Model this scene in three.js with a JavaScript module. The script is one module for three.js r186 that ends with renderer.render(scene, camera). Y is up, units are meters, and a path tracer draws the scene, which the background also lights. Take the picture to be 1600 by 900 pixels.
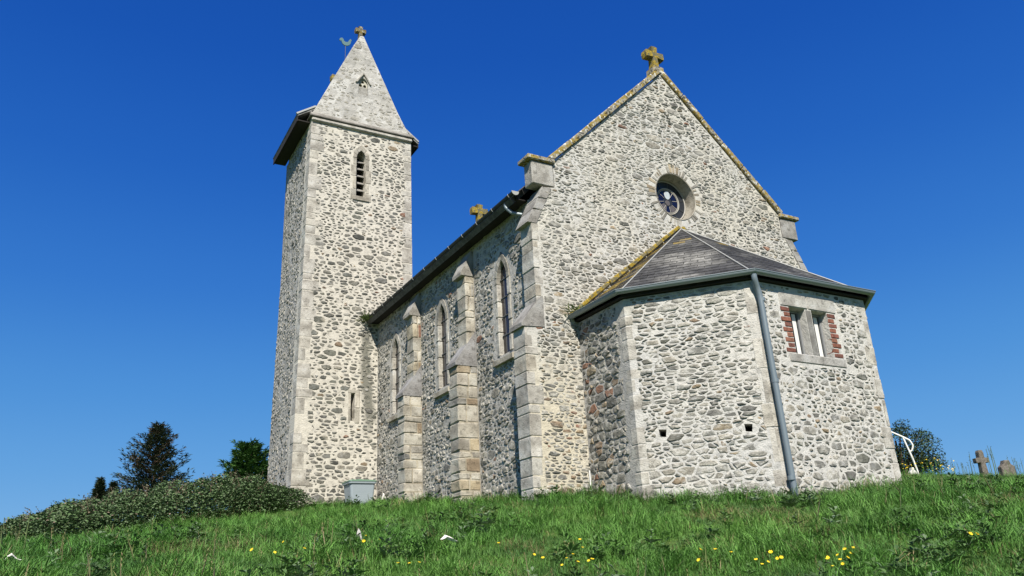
import * as THREE from 'three';
import { mergeGeometries } from 'three/addons/utils/BufferGeometryUtils.js';

// ------------------------------------------------------------------ camera, sky, sun, exposure
const renderer = new THREE.WebGLRenderer({ antialias: true });
renderer.toneMapping = THREE.LinearToneMapping;
const EXPOSURE = 1.62;
renderer.toneMappingExposure = EXPOSURE;
renderer.shadowMap.enabled = true;
const scene = new THREE.Scene();
const camera = new THREE.PerspectiveCamera(39.3, 16 / 9, 0.1, 8000);
camera.position.set(-8.8595, 2.0101, 9.4698);
camera.rotation.set(0.3521, -0.5251, -0.0532, 'YXZ');
const EYE = camera.position.clone();

const SUN_AZ = 26 * Math.PI / 180, SUN_EL = 44 * Math.PI / 180;
const sunDir = new THREE.Vector3(-Math.sin(SUN_AZ) * Math.cos(SUN_EL), Math.sin(SUN_EL), Math.cos(SUN_AZ) * Math.cos(SUN_EL));
const sun = new THREE.DirectionalLight(new THREE.Color(1.0, 0.94, 0.845), 4.9);
sun.position.set(-2, 5, -2).addScaledVector(sunDir, 60);
sun.target.position.set(-2, 5, -2);
sun.castShadow = true;
Object.assign(sun.shadow.camera, { left: -25, right: 25, top: 25, bottom: -25, near: 1, far: 140 });
sun.shadow.mapSize.set(4096, 4096);
scene.add(sun, sun.target);

{ // clear deep blue sky, paler towards the horizon
  const W = 256, H = 512, d = new Float32Array(W * H * 4);
  const tab = [[-90, 120, 140, 160], [-4, 150, 185, 220], [0, 150, 195, 232], [4, 124, 178, 227], [8, 101, 163, 223], [13, 79, 146, 216], [20, 54, 120, 204], [28, 36, 99, 190], [36, 26, 85, 178], [45, 21, 76, 167], [60, 16, 60, 146], [90, 14, 52, 132]];
  const lin = c => { c /= 255; return c <= 0.04045 ? c / 12.92 : Math.pow((c + 0.055) / 1.055, 2.4); };
  for (let j = 0; j < H; j++) {
    const e = ((j + 0.5) / H - 0.5) * 180;
    let k = 0; while (k < tab.length - 2 && e > tab[k + 1][0]) k++;
    const t = (e - tab[k][0]) / (tab[k + 1][0] - tab[k][0]);
    const s = t * t * (3 - 2 * t) * 0.15 + t * 0.85;
    const c = [1, 2, 3].map(i => lin(tab[k][i] + (tab[k + 1][i] - tab[k][i]) * s) / EXPOSURE);
    for (let i = 0; i < W; i++) { const o = (j * W + i) * 4; d[o] = c[0]; d[o + 1] = c[1]; d[o + 2] = c[2]; d[o + 3] = 1; }
  }
  const t = new THREE.DataTexture(d, W, H, THREE.RGBAFormat, THREE.FloatType);
  t.mapping = THREE.EquirectangularReflectionMapping; t.magFilter = THREE.LinearFilter; t.minFilter = THREE.LinearFilter; t.needsUpdate = true;
  scene.background = t; scene.environment = t;
}

// ------------------------------------------------------------------ helpers
function rngOf(seed) { let a = seed >>> 0; return () => { a = (a + 0x6D2B79F5) >>> 0; let t = a; t = Math.imul(t ^ (t >>> 15), t | 1); t ^= t + Math.imul(t ^ (t >>> 7), t | 61); return ((t ^ (t >>> 14)) >>> 0) / 4294967296; }; }
const R = rngOf(20240611);
const rr = (a, b) => a + (b - a) * R();
const clamp = (x, a = 0, b = 1) => Math.max(a, Math.min(b, x));
const lerp = (a, b, t) => a + (b - a) * t;
const sstep = (a, b, x) => { const t = clamp((x - a) / (b - a)); return t * t * (3 - 2 * t); };
function hash2(x, y, s) { let h = Math.imul(x | 0, 374761393) ^ Math.imul(y | 0, 668265263) ^ Math.imul(s | 0, 974634541); h = Math.imul(h ^ (h >>> 13), 1274126177); return ((h ^ (h >>> 16)) >>> 0) / 4294967296; }
function vnoise(x, y, s = 0, per = 0) {
  const xi = Math.floor(x), yi = Math.floor(y); let fx = x - xi, fy = y - yi;
  fx = fx * fx * (3 - 2 * fx); fy = fy * fy * (3 - 2 * fy);
  const m = per ? (a => ((a % per) + per) % per) : (a => a);
  const x0 = m(xi), x1 = m(xi + 1), y0 = m(yi), y1 = m(yi + 1);
  const a = hash2(x0, y0, s), b = hash2(x1, y0, s), c = hash2(x0, y1, s), d = hash2(x1, y1, s);
  return a + (b - a) * fx + (c - a) * fy + (a - b - c + d) * fx * fy;
}
function fbm(x, y, o, s = 0, per = 0) { let v = 0, a = 0.5, n = 0; for (let i = 0; i < o; i++) { v += a * vnoise(x, y, s + i * 17, per); n += a; a *= 0.5; x *= 2; y *= 2; per *= 2; } return v / n; }
const V3 = (x, y, z) => new THREE.Vector3(x, y, z);

// where each mesh stands in the world, so that parts can be given in world coordinates
const worldAt = new Map();
const used = new Map();
function numbered(n) { const k = used.get(n) || 0; used.set(n, k + 1); return k ? n + '_' + String(k).padStart(3, '0') : n; }
function group(name, at, label, category, grp) {
  const g = new THREE.Group(); g.name = numbered(name); g.position.copy(at); worldAt.set(g, at.clone()); scene.add(g);
  g.userData = { label, category }; if (grp) g.userData.group = grp; return g;
}
function add(name, geo, mat, parent, data) {
  geo.computeBoundingBox(); const c = geo.boundingBox.getCenter(V3()); if (!parent) c.y = geo.boundingBox.min.y;
  geo.translate(-c.x, -c.y, -c.z);
  const m = new THREE.Mesh(geo, mat); m.name = parent ? name : numbered(name); m.castShadow = m.receiveShadow = true;
  worldAt.set(m, c.clone());
  m.position.copy(c); if (parent) m.position.sub(worldAt.get(parent));
  (parent || scene).add(m); if (data) m.userData = data; return m;
}

// flat-shaded triangle collector, uv in metres by the face's main plane
class B {
  constructor() { this.p = []; this.n = []; this.u = []; this.c = []; }
  tri(a, b, c, ca, cb, cc) {
    const ux = b[0] - a[0], uy = b[1] - a[1], uz = b[2] - a[2], vx = c[0] - a[0], vy = c[1] - a[1], vz = c[2] - a[2];
    let nx = uy * vz - uz * vy, ny = uz * vx - ux * vz, nz = ux * vy - uy * vx; const l = Math.hypot(nx, ny, nz); if (l < 1e-12) return;
    nx /= l; ny /= l; nz /= l; const X = Math.abs(nx), Y = Math.abs(ny), Z = Math.abs(nz);
    for (const q of [a, b, c]) { this.p.push(q[0], q[1], q[2]); this.n.push(nx, ny, nz); if (Y > X && Y > Z) this.u.push(q[0], q[2]); else if (X > Z) this.u.push(q[2], q[1]); else this.u.push(q[0], q[1]); }
    cb = cb || ca; cc = cc || ca; this.c.push(...ca, ...cb, ...cc);
  }
  quad(a, b, c, d, col) { this.tri(a, b, c, col); this.tri(a, c, d, col); }
  geo() {
    const g = new THREE.BufferGeometry();
    g.setAttribute('position', new THREE.Float32BufferAttribute(this.p, 3)); g.setAttribute('normal', new THREE.Float32BufferAttribute(this.n, 3));
    g.setAttribute('uv', new THREE.Float32BufferAttribute(this.u, 2)); g.setAttribute('color', new THREE.Float32BufferAttribute(this.c, 3)); return g;
  }
}
const WHITE = [1, 1, 1];
class Frame { // a wall plane: u along, v up, w out of the wall
  constructor(O, U, V, N) { this.O = O; this.U = U; this.V = V; this.N = N; }
  at(u, v, w = 0) { const { O, U, V, N } = this; return [O[0] + U[0] * u + V[0] * v + N[0] * w, O[1] + U[1] * u + V[1] * v + N[1] * w, O[2] + U[2] * u + V[2] * v + N[2] * w]; }
  matrix() { return new THREE.Matrix4().makeBasis(V3(...this.U), V3(...this.V), V3(...this.N)).setPosition(...this.O); }
}
const UP = [0, 1, 0];
const FX = (z) => new Frame([0, 0, z], [1, 0, 0], UP, [0, 0, 1]);
const FL = (x) => new Frame([x, 0, 0], [0, 0, 1], UP, [-1, 0, 0]);
// chamfered, slightly uneven dressed block
function cbox(F, u0, u1, v0, v1, w0, w1, bev = 0.008, jit = 0.004, col = WHITE, b = new B()) {
  bev = Math.min(bev, (u1 - u0) * 0.3, (v1 - v0) * 0.3, (w1 - w0) * 0.3);
  const P = [];
  for (let i = 0; i < 8; i++) {
    const s = [i & 1 ? 1 : -1, i & 2 ? 1 : -1, i & 4 ? 1 : -1], j = [rr(-jit, jit), rr(-jit, jit), rr(-jit, jit) * 0.6];
    const e = [(i & 1 ? u1 : u0) + j[0], (i & 2 ? v1 : v0) + j[1], (i & 4 ? w1 : w0) + j[2]];
    P.push([0, 1, 2].map(k => { const q = e.slice(); for (let m = 0; m < 3; m++) if (m !== k) q[m] -= s[m] * bev; return F.at(...q); }));
  }
  const flip = (t, a, c, d, e) => t ? b.quad(a, c, d, e, col) : b.quad(e, d, c, a, col);
  for (let k = 0; k < 3; k++) for (let s = 0; s < 2; s++) {
    const o = [1, 2, 4].filter((_, i) => i !== k), base = s ? 1 << k : 0;
    const q = [0, o[0], o[0] + o[1], o[1]].map(x => P[base + x][k]);
    flip((s === 1) === (k !== 1), ...q);
  }
  for (let k = 0; k < 3; k++) { // edges along axis k
    const o = [0, 1, 2].filter(i => i !== k);
    for (let m = 0; m < 4; m++) {
      const base = (m & 1 ? 1 << o[0] : 0) + (m & 2 ? 1 << o[1] : 0), hi = base + (1 << k);
      b.quad(P[base][o[0]], P[hi][o[0]], P[hi][o[1]], P[base][o[1]], col);
    }
  }
  for (let i = 0; i < 8; i++) b.tri(P[i][0], P[i][1], P[i][2], col);
  return b;
}
// prism over a polygon in a wall plane (counter-clockwise in u,v)
function prism(F, poly, w0, w1, col = WHITE, b = new B(), bev = 0.006, wTop = null) {
  const n = poly.length; let cx = 0, cy = 0; for (const q of poly) { cx += q[0] / n; cy += q[1] / n; }
  const ins = poly.map(([x, y]) => { const l = Math.hypot(x - cx, y - cy) || 1, k = Math.max(0, 1 - bev / l); return [cx + (x - cx) * k, cy + (y - cy) * k]; });
  const wt = (i) => wTop ? wTop(poly[i]) : w1, cf = typeof col === 'function' ? poly.map(q => col(q)) : null; if (cf) col = cf[0];
  const top = ins.map((q, i) => F.at(q[0], q[1], wt(i))), mid = poly.map((q, i) => F.at(q[0], q[1], wt(i) - bev)), bot = poly.map(q => F.at(q[0], q[1], w0));
  for (let i = 0; i < n; i++) { const j = (i + 1) % n; b.quad(bot[i], bot[j], mid[j], mid[i], col); if (bev > 0) b.quad(mid[i], mid[j], top[j], top[i], col); }
  const sh = THREE.ShapeUtils.triangulateShape(ins.map(q => new THREE.Vector2(...q)), []);
  for (const t of sh) { if (cf) b.tri(top[t[0]], top[t[1]], top[t[2]], cf[t[0]], cf[t[1]], cf[t[2]]); else b.tri(top[t[0]], top[t[1]], top[t[2]], col); b.tri(bot[t[0]], bot[t[2]], bot[t[1]], col); }
  return b;
}
function tube(pts, r, seg = 24, rad = 8) { return new THREE.TubeGeometry(new THREE.CatmullRomCurve3(pts.map(p => V3(...p)), false, 'catmullrom', 0.15), seg, r, rad, false); }
function white(g) { const n = g.attributes.position.count; g.setAttribute('color', new THREE.Float32BufferAttribute(new Float32Array(n * 3).fill(1), 3)); return g; }
// profile (out, up) carried along a horizontal path with mitred corners; out is to the left of U x up
function sweep(path, prof, col = WHITE, closedProfile = false) {
  const b = new B(), n = path.length, rings = [];
  const nor = []; for (let i = 0; i < n - 1; i++) { const dx = path[i + 1][0] - path[i][0], dz = path[i + 1][2] - path[i][2], l = Math.hypot(dx, dz); nor.push([-dz / l, dx / l]); }
  for (let i = 0; i < n; i++) {
    const a = nor[Math.max(0, i - 1)], c = nor[Math.min(n - 2, i)]; let mx = a[0] + c[0], mz = a[1] + c[1]; const l2 = (mx * mx + mz * mz) / 2; mx /= l2; mz /= l2;
    rings.push(prof.map(([o, u]) => [path[i][0] + mx * o, path[i][1] + u, path[i][2] + mz * o]));
  }
  const m = prof.length;
  for (let i = 0; i < n - 1; i++) for (let k = 0; k < (closedProfile ? m : m - 1); k++) { const k2 = (k + 1) % m; b.quad(rings[i][k], rings[i + 1][k], rings[i + 1][k2], rings[i][k2], col); }
  if (closedProfile) for (const [r, f] of [[rings[0], 0], [rings[n - 1], 1]]) for (let k = 1; k < m - 1; k++) f ? b.tri(r[0], r[k], r[k + 1], col) : b.tri(r[0], r[k + 1], r[k], col);
  return b;
}
// polygons
function inside(p, poly) { let c = false; for (let i = 0, j = poly.length - 1; i < poly.length; j = i++) { const a = poly[i], b = poly[j]; if ((a[1] > p[1]) !== (b[1] > p[1]) && p[0] < (b[0] - a[0]) * (p[1] - a[1]) / (b[1] - a[1]) + a[0]) c = !c; } return c; }
function nearEdge(p, poly) { let best = 1e9, q = null; for (let i = 0, j = poly.length - 1; i < poly.length; j = i++) { const a = poly[j], b = poly[i], dx = b[0] - a[0], dy = b[1] - a[1]; const t = clamp(((p[0] - a[0]) * dx + (p[1] - a[1]) * dy) / (dx * dx + dy * dy)); const x = a[0] + dx * t, y = a[1] + dy * t, d = Math.hypot(p[0] - x, p[1] - y); if (d < best) { best = d; q = [x, y]; } } return [best, q]; }
const polyArea = (P) => { let s = 0; for (let i = 0; i < P.length; i++) { const a = P[i], b = P[(i + 1) % P.length]; s += a[0] * b[1] - b[0] * a[1]; } return s / 2; };
const rect = (u0, u1, v0, v1) => [[u0, v0], [u1, v0], [u1, v1], [u0, v1]];
function circle(x, y, r, n = 40) { const o = []; for (let i = 0; i < n; i++) { const a = i / n * Math.PI * 2; o.push([x + r * Math.cos(a), y + r * Math.sin(a)]); } return o; }
function lancet(c, w, y0, ys, ya, n = 8) { // pointed arch outline, counter-clockwise
  const h = w / 2, H = ya - ys, Rr = (h * h + H * H) / (2 * h), o = [[c - h, y0], [c + h, y0]];
  for (let i = 0; i <= n; i++) { const y = ys + H * i / n, x = Math.sqrt(Math.max(0, Rr * Rr - (y - ys) * (y - ys))) - (Rr - h); o.push([c + x, y]); }
  for (let i = n - 1; i >= 0; i--) { const y = ys + H * i / n, x = Math.sqrt(Math.max(0, Rr * Rr - (y - ys) * (y - ys))) - (Rr - h); o.push([c - x, y]); }
  return o;
}

// ------------------------------------------------------------------ textures and materials
function tex(w, h, f, srgb = true, rep = true) {
  const d = new Uint8Array(w * h * 4);
  for (let y = 0; y < h; y++) for (let x = 0; x < w; x++) { const c = f(x / w, y / h, x, y), o = (y * w + x) * 4; d[o] = clamp(c[0]) * 255; d[o + 1] = clamp(c[1]) * 255; d[o + 2] = clamp(c[2]) * 255; d[o + 3] = 255; }
  const t = new THREE.DataTexture(d, w, h); t.magFilter = THREE.LinearFilter; t.minFilter = THREE.LinearMipmapLinearFilter; t.generateMipmaps = true;
  if (srgb) t.colorSpace = THREE.SRGBColorSpace; if (rep) t.wrapS = t.wrapT = THREE.RepeatWrapping; t.needsUpdate = true; return t;
}
const grey = v => [v, v, v];
const roughBump = tex(1024, 1024, (x, y) => grey(0.15 + 0.45 * fbm(x * 14, y * 14, 4, 3, 14) + 0.4 * fbm(x * 90, y * 90, 3, 9, 90)), false); // 1.2 m tile
const grain = tex(512, 512, (x, y) => { const a = fbm(x * 12, y * 12, 4, 21, 12), s = vnoise(x * 170, y * 170, 5, 170), s2 = vnoise(x * 90, y * 90, 6, 90); let v = 0.92 + 0.62 * (a - 0.5) + (s > 0.72 ? 0.08 : s < 0.22 ? -0.2 : 0) + (s2 - 0.5) * 0.14; return [v * 1.0, v * 0.99, v * 0.96]; }); // 0.6 m tile
const blotch = tex(512, 512, (x, y) => { const a = fbm(x * 7, y * 7, 5, 121, 7), s = vnoise(x * 120, y * 120, 5, 120), d = fbm(x * 22, y * 22, 3, 131, 22); let v = 0.92 + 0.55 * (a - 0.5) + (s > 0.8 ? 0.05 : s < 0.15 ? -0.16 : 0) + (d < 0.36 ? -0.9 * (0.36 - d) : 0); return [v, v * (0.99 + 0.03 * (a - 0.5)), v * (0.97 + 0.06 * (a - 0.5))]; }); // 1.1 m tile, pitted dressed stone
const slateGrain = tex(512, 512, (x, y) => { const a = fbm(x * 40, y * 90, 3, 141, 10), b = fbm(x * 14, y * 14, 3, 151, 14); const v = 0.84 + 0.34 * (a - 0.5) + 0.5 * (b - 0.5); return grey(v); }); // streaky split slate
const rep = (t, x, y = x) => { const c = t.clone(); c.repeat.set(x, y); c.needsUpdate = true; return c; };
const std = (o) => new THREE.MeshStandardMaterial({ roughness: 0.92, ...o });
const M = {
  stone: std({ color: new THREE.Color(0.8, 0.8, 0.8), vertexColors: true, map: rep(grain, 1.7), bumpMap: rep(roughBump, 1.1), bumpScale: 0.018 }),
  dressed: std({ color: new THREE.Color(0.8, 0.8, 0.8), vertexColors: true, map: rep(blotch, 0.9), bumpMap: rep(roughBump, 1.3), bumpScale: 0.014 }),
  brick: std({ vertexColors: true, map: rep(grain, 2.4), bumpMap: rep(roughBump, 3), bumpScale: 0.006 }),
  slate: std({ vertexColors: true, map: rep(slateGrain, 1), bumpMap: rep(roughBump, 2.5), bumpScale: 0.004, roughness: 0.72 }),
  zinc: std({ color: 0x7d878b, roughness: 0.48, metalness: 0.35, bumpMap: rep(roughBump, 2), bumpScale: 0.001 }),
  zincDark: std({ color: 0x333433, roughness: 0.6, metalness: 0.2 }),
  zincPale: std({ color: 0x9c9d99, roughness: 0.6, metalness: 0.2 }),
  pipe: std({ color: 0x6b767c, roughness: 0.42, metalness: 0.1 }),
  soffit: std({ color: 0x1f1b18, roughness: 0.9, map: rep(grain, 1) }),
  whitePaint: std({ color: 0xcfcfca, roughness: 0.45 }),
  lead: std({ color: 0x595b5c, roughness: 0.6, metalness: 0.3 }),
  leadLight: std({ color: 0x9d9a92, roughness: 0.7 }),
  darkGlass: new THREE.MeshPhysicalMaterial({ color: 0x2a2320, roughness: 0.22 }),
  pane: new THREE.MeshPhysicalMaterial({ color: 0x1a1f24, roughness: 0.08 }),
  blueGlass: new THREE.MeshPhysicalMaterial({ color: 0x10152e, roughness: 0.2 }),
  greyGlass: new THREE.MeshPhysicalMaterial({ color: 0x55504f, roughness: 0.35 }),
  paleGlass: new THREE.MeshPhysicalMaterial({ color: 0xa9b2b6, roughness: 0.35 }),
  oldWood: std({ color: 0x6d6258, map: rep(grain, 1), roughness: 0.9 }),
  copper: std({ color: 0x526f70, roughness: 0.6, metalness: 0.4 }),
};
// lichen-spotted copings and crosses: ochre and white crusts on grey stone
const lichenTex = tex(512, 512, (x, y) => {
  const g = 0.62 + 0.2 * (fbm(x * 20, y * 20, 3, 31, 20) - 0.5); let c = [g * 0.98, g * 0.95, g * 0.86];
  const a = fbm(x * 9, y * 9, 4, 41, 9) + 0.25 * (vnoise(x * 80, y * 80, 47, 80) - 0.5);
  const k = sstep(0.42, 0.52, a); const o = fbm(x * 30, y * 30, 2, 44, 30); c = [lerp(c[0], 0.55 + 0.12 * o, k), lerp(c[1], 0.47 + 0.11 * o, k), lerp(c[2], 0.2 + 0.1 * o, k)];
  const w = sstep(0.6, 0.68, fbm(x * 12, y * 12, 4, 51, 12)); c = [lerp(c[0], 0.84, w), lerp(c[1], 0.83, w), lerp(c[2], 0.78, w)];
  const dk = sstep(0.62, 0.7, fbm(x * 16, y * 16, 3, 61, 16)); return c.map(v => v * (1 - 0.5 * dk));
});
M.lichen = std({ color: 0xe0e0e0, map: rep(lichenTex, 1.6), bumpMap: rep(roughBump, 2), bumpScale: 0.01 });
M.lichenDark = std({ map: rep(lichenTex, 1.9), color: 0xb8b6ae, bumpMap: rep(roughBump, 2), bumpScale: 0.012 });
const lichenGold = tex(256, 256, (x, y) => { const a = fbm(x * 8, y * 8, 4, 71, 8); const k = sstep(0.4, 0.55, a); const o = 0.8 + 0.4 * (fbm(x * 30, y * 30, 2, 3, 30) - 0.5); return [lerp(0.5, 0.68, k) * o, lerp(0.47, 0.58, k) * o, lerp(0.34, 0.18, k) * o]; });
M.lichenGold = std({ map: rep(lichenGold, 2.2), bumpMap: rep(roughBump, 2), bumpScale: 0.012 });

// ------------------------------------------------------------------ ground
const GP = [ // x, z, height read from the photograph's foot lines
  [-8.86, 9.47, 0.45], [-13, 9, 0.3], [-5, 11.5, 0.25], [-1.5, 10, 0.9], [-9.05, 3.47, 2.08], [-7.57, 3.61, 2.02], [-5.94, 4.23, 1.97], [-4.57, 5.28, 1.86], [-3.67, 6.46, 1.74],
  [-0.5, 7, 1.95], [3, 6, 2.35], [-4.63, -7.14, 3.64], [-2.85, -7.14, 3.74], [-3.2, 0, 3.03], [-3.2, -3.5, 3.36], [-6.64, 0.75, 2.52], [-5.9, -2.16, 2.9], [-5.28, -4.58, 3.22], [-4.95, 1.36, 2.56], [-4.08, -0.44, 2.86], [-2.95, 4.07, 2.34], [-2.3, 1.1, 2.9], [-1.1, 2.4, 2.79], [1.15, 2.4, 2.95], [3, 0.2, 3.15],
  [6.5, -1.2, 3.5], [11, -4.1, 4.13], [12, -2.7, 3.9], [13, -1.2, 3.72], [9, 2, 3.05], [16, -7, 3.7], [22, -11, 1.8],
  [-9.4, -4.6, 2.8], [-7.7, -5.2, 3.05], [-6, -6, 3.36], [-5.2, -8, 3.7], [-8, -11, 3.4], [-12, -10, 2.3], [-8, -20, 1.2], [-15, -2, 1.6], [-17, 6, 0], [-3, -14, 3.8], [0, -21, 2.2], [8, -14, 3.8], [20, 4, 2.2], [8, 14, 0.5], [-8, 18, -1.2]];
let tps;
{ // thin plate spline through those points
  const n = GP.length, N = n + 3, A = [], k = r2 => r2 < 1e-9 ? 0 : 0.5 * r2 * Math.log(r2);
  for (let i = 0; i < N; i++) A.push(new Float64Array(N + 1));
  for (let i = 0; i < n; i++) { for (let j = 0; j < n; j++) A[i][j] = k((GP[i][0] - GP[j][0]) ** 2 + (GP[i][1] - GP[j][1]) ** 2); A[i][i] += 0.02; A[i][n] = A[n][i] = 1; A[i][n + 1] = A[n + 1][i] = GP[i][0]; A[i][n + 2] = A[n + 2][i] = GP[i][1]; A[i][N] = GP[i][2]; }
  for (let c = 0; c < N; c++) { let p = c; for (let r = c + 1; r < N; r++) if (Math.abs(A[r][c]) > Math.abs(A[p][c])) p = r; [A[c], A[p]] = [A[p], A[c]]; for (let r = 0; r < N; r++) if (r !== c) { const f = A[r][c] / A[c][c]; if (f) for (let q = c; q <= N; q++) A[r][q] -= f * A[c][q]; } }
  const w = A.map((row, i) => row[N] / row[i]);
  tps = (x, z) => { let s = w[n] + w[n + 1] * x + w[n + 2] * z; for (let i = 0; i < n; i++) s += w[i] * k((x - GP[i][0]) ** 2 + (z - GP[i][1]) ** 2); return s; };
}
function groundY(x, z) {
  const d = Math.hypot(x + 1, z + 2), t = sstep(16, 32, d); let h = t < 1 ? tps(x, z) : 0;
  h = lerp(h, -3 - 5 * sstep(30, 120, d) + 0.8 * (vnoise(x * 0.02, z * 0.02, 5) - 0.5), t);
  return h + 0.1 * (fbm(x * 0.7, z * 0.7, 2, 77) - 0.5) + 0.04 * (vnoise(x * 2.3, z * 2.3, 78) - 0.5);
}
{
  const rings = [], seg = 160, pos = [], uv = [], idx = [];
  for (let i = 0; i <= 90; i++) rings.push(i * 0.3); for (let r = 28; r < 4000; r *= 1.16) rings.push(r);
  for (const r of rings) for (let s = 0; s < seg; s++) { const a = s / seg * Math.PI * 2, x = -3 + r * Math.cos(a), z = 1 + r * Math.sin(a); pos.push(x, groundY(x, z), z); uv.push(x, z); }
  for (let i = 0; i < rings.length - 1; i++) for (let s = 0; s < seg; s++) { const a = i * seg + s, b = i * seg + (s + 1) % seg, c = a + seg, d = b + seg; idx.push(a, b, c, b, d, c); }
  const g = new THREE.BufferGeometry(); g.setAttribute('position', new THREE.Float32BufferAttribute(pos, 3)); g.setAttribute('uv', new THREE.Float32BufferAttribute(uv, 2)); g.setIndex(idx); g.computeVertexNormals();
  const soil = tex(512, 512, (x, y) => { const a = fbm(x * 10, y * 10, 4, 91, 10), b = fbm(x * 60, y * 60, 2, 92, 60); return [0.2 + 0.14 * a + 0.06 * b, 0.27 + 0.16 * a + 0.06 * b, 0.1 + 0.06 * a + 0.03 * b]; });
  const m = new THREE.Mesh(g, std({ map: rep(soil, 0.5), roughness: 1, bumpMap: rep(roughBump, 1), bumpScale: 0.03 })); m.name = 'ground'; m.receiveShadow = m.castShadow = true; m.userData = { kind: 'structure', label: 'grassy knoll rising to the foot of the stone church', category: 'ground' }; scene.add(m);
}

// ------------------------------------------------------------------ the church
const church = group('church', V3(-1, 3.0, -3), 'small grey rubble stone church with saddleback tower, buttressed nave and polygonal apse', 'church');

// --- walls of mortar with rubble stones set in it
const stones = []; // every rubble stone of the church, built at the end
function mortarTexture(poly, fn, ppm = 110) {
  let u0 = 1e9, u1 = -1e9, v0 = 1e9, v1 = -1e9; for (const [u, v] of poly) { u0 = Math.min(u0, u); u1 = Math.max(u1, u); v0 = Math.min(v0, v); v1 = Math.max(v1, v); }
  const W = u1 - u0, H = v1 - v0, w = Math.min(1024, Math.ceil(W * ppm)), h = Math.min(1024, Math.ceil(H * ppm));
  const t = tex(w, h, (x, y) => fn(u0 + x * W, v0 + y * H), true, false);
  return { t, u0, v0, W, H };
}
function wall(name, F, poly, holes, thick, colour, o = {}) {
  const sh = new THREE.Shape(poly.map(q => new THREE.Vector2(...q)));
  for (const h of holes) sh.holes.push(new THREE.Path(h.slice().reverse().map(q => new THREE.Vector2(...q))));
  const g = new THREE.ExtrudeGeometry(sh, { depth: thick, bevelEnabled: false, curveSegments: 4 }); g.translate(0, 0, -thick);
  const mt = mortarTexture(poly, colour, o.ppm), p = g.attributes.position, n = g.attributes.normal, uv = g.attributes.uv;
  for (let i = 0; i < p.count; i++) { const w = Math.abs(n.getZ(i)) < 0.5 ? p.getZ(i) : 0; uv.setXY(i, clamp((p.getX(i) - mt.u0 + w) / mt.W, 0.002, 0.998), clamp((p.getY(i) - mt.v0 + w) / mt.H, 0.002, 0.998)); }
  g.applyMatrix4(F.matrix());
  const mat = std({ map: mt.t, bumpMap: rep(roughBump, mt.W / 1.1, mt.H / 1.1), bumpScale: o.bump || 0.018, roughness: 0.96 });
  return add(name, g, mat, church);
}
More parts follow.
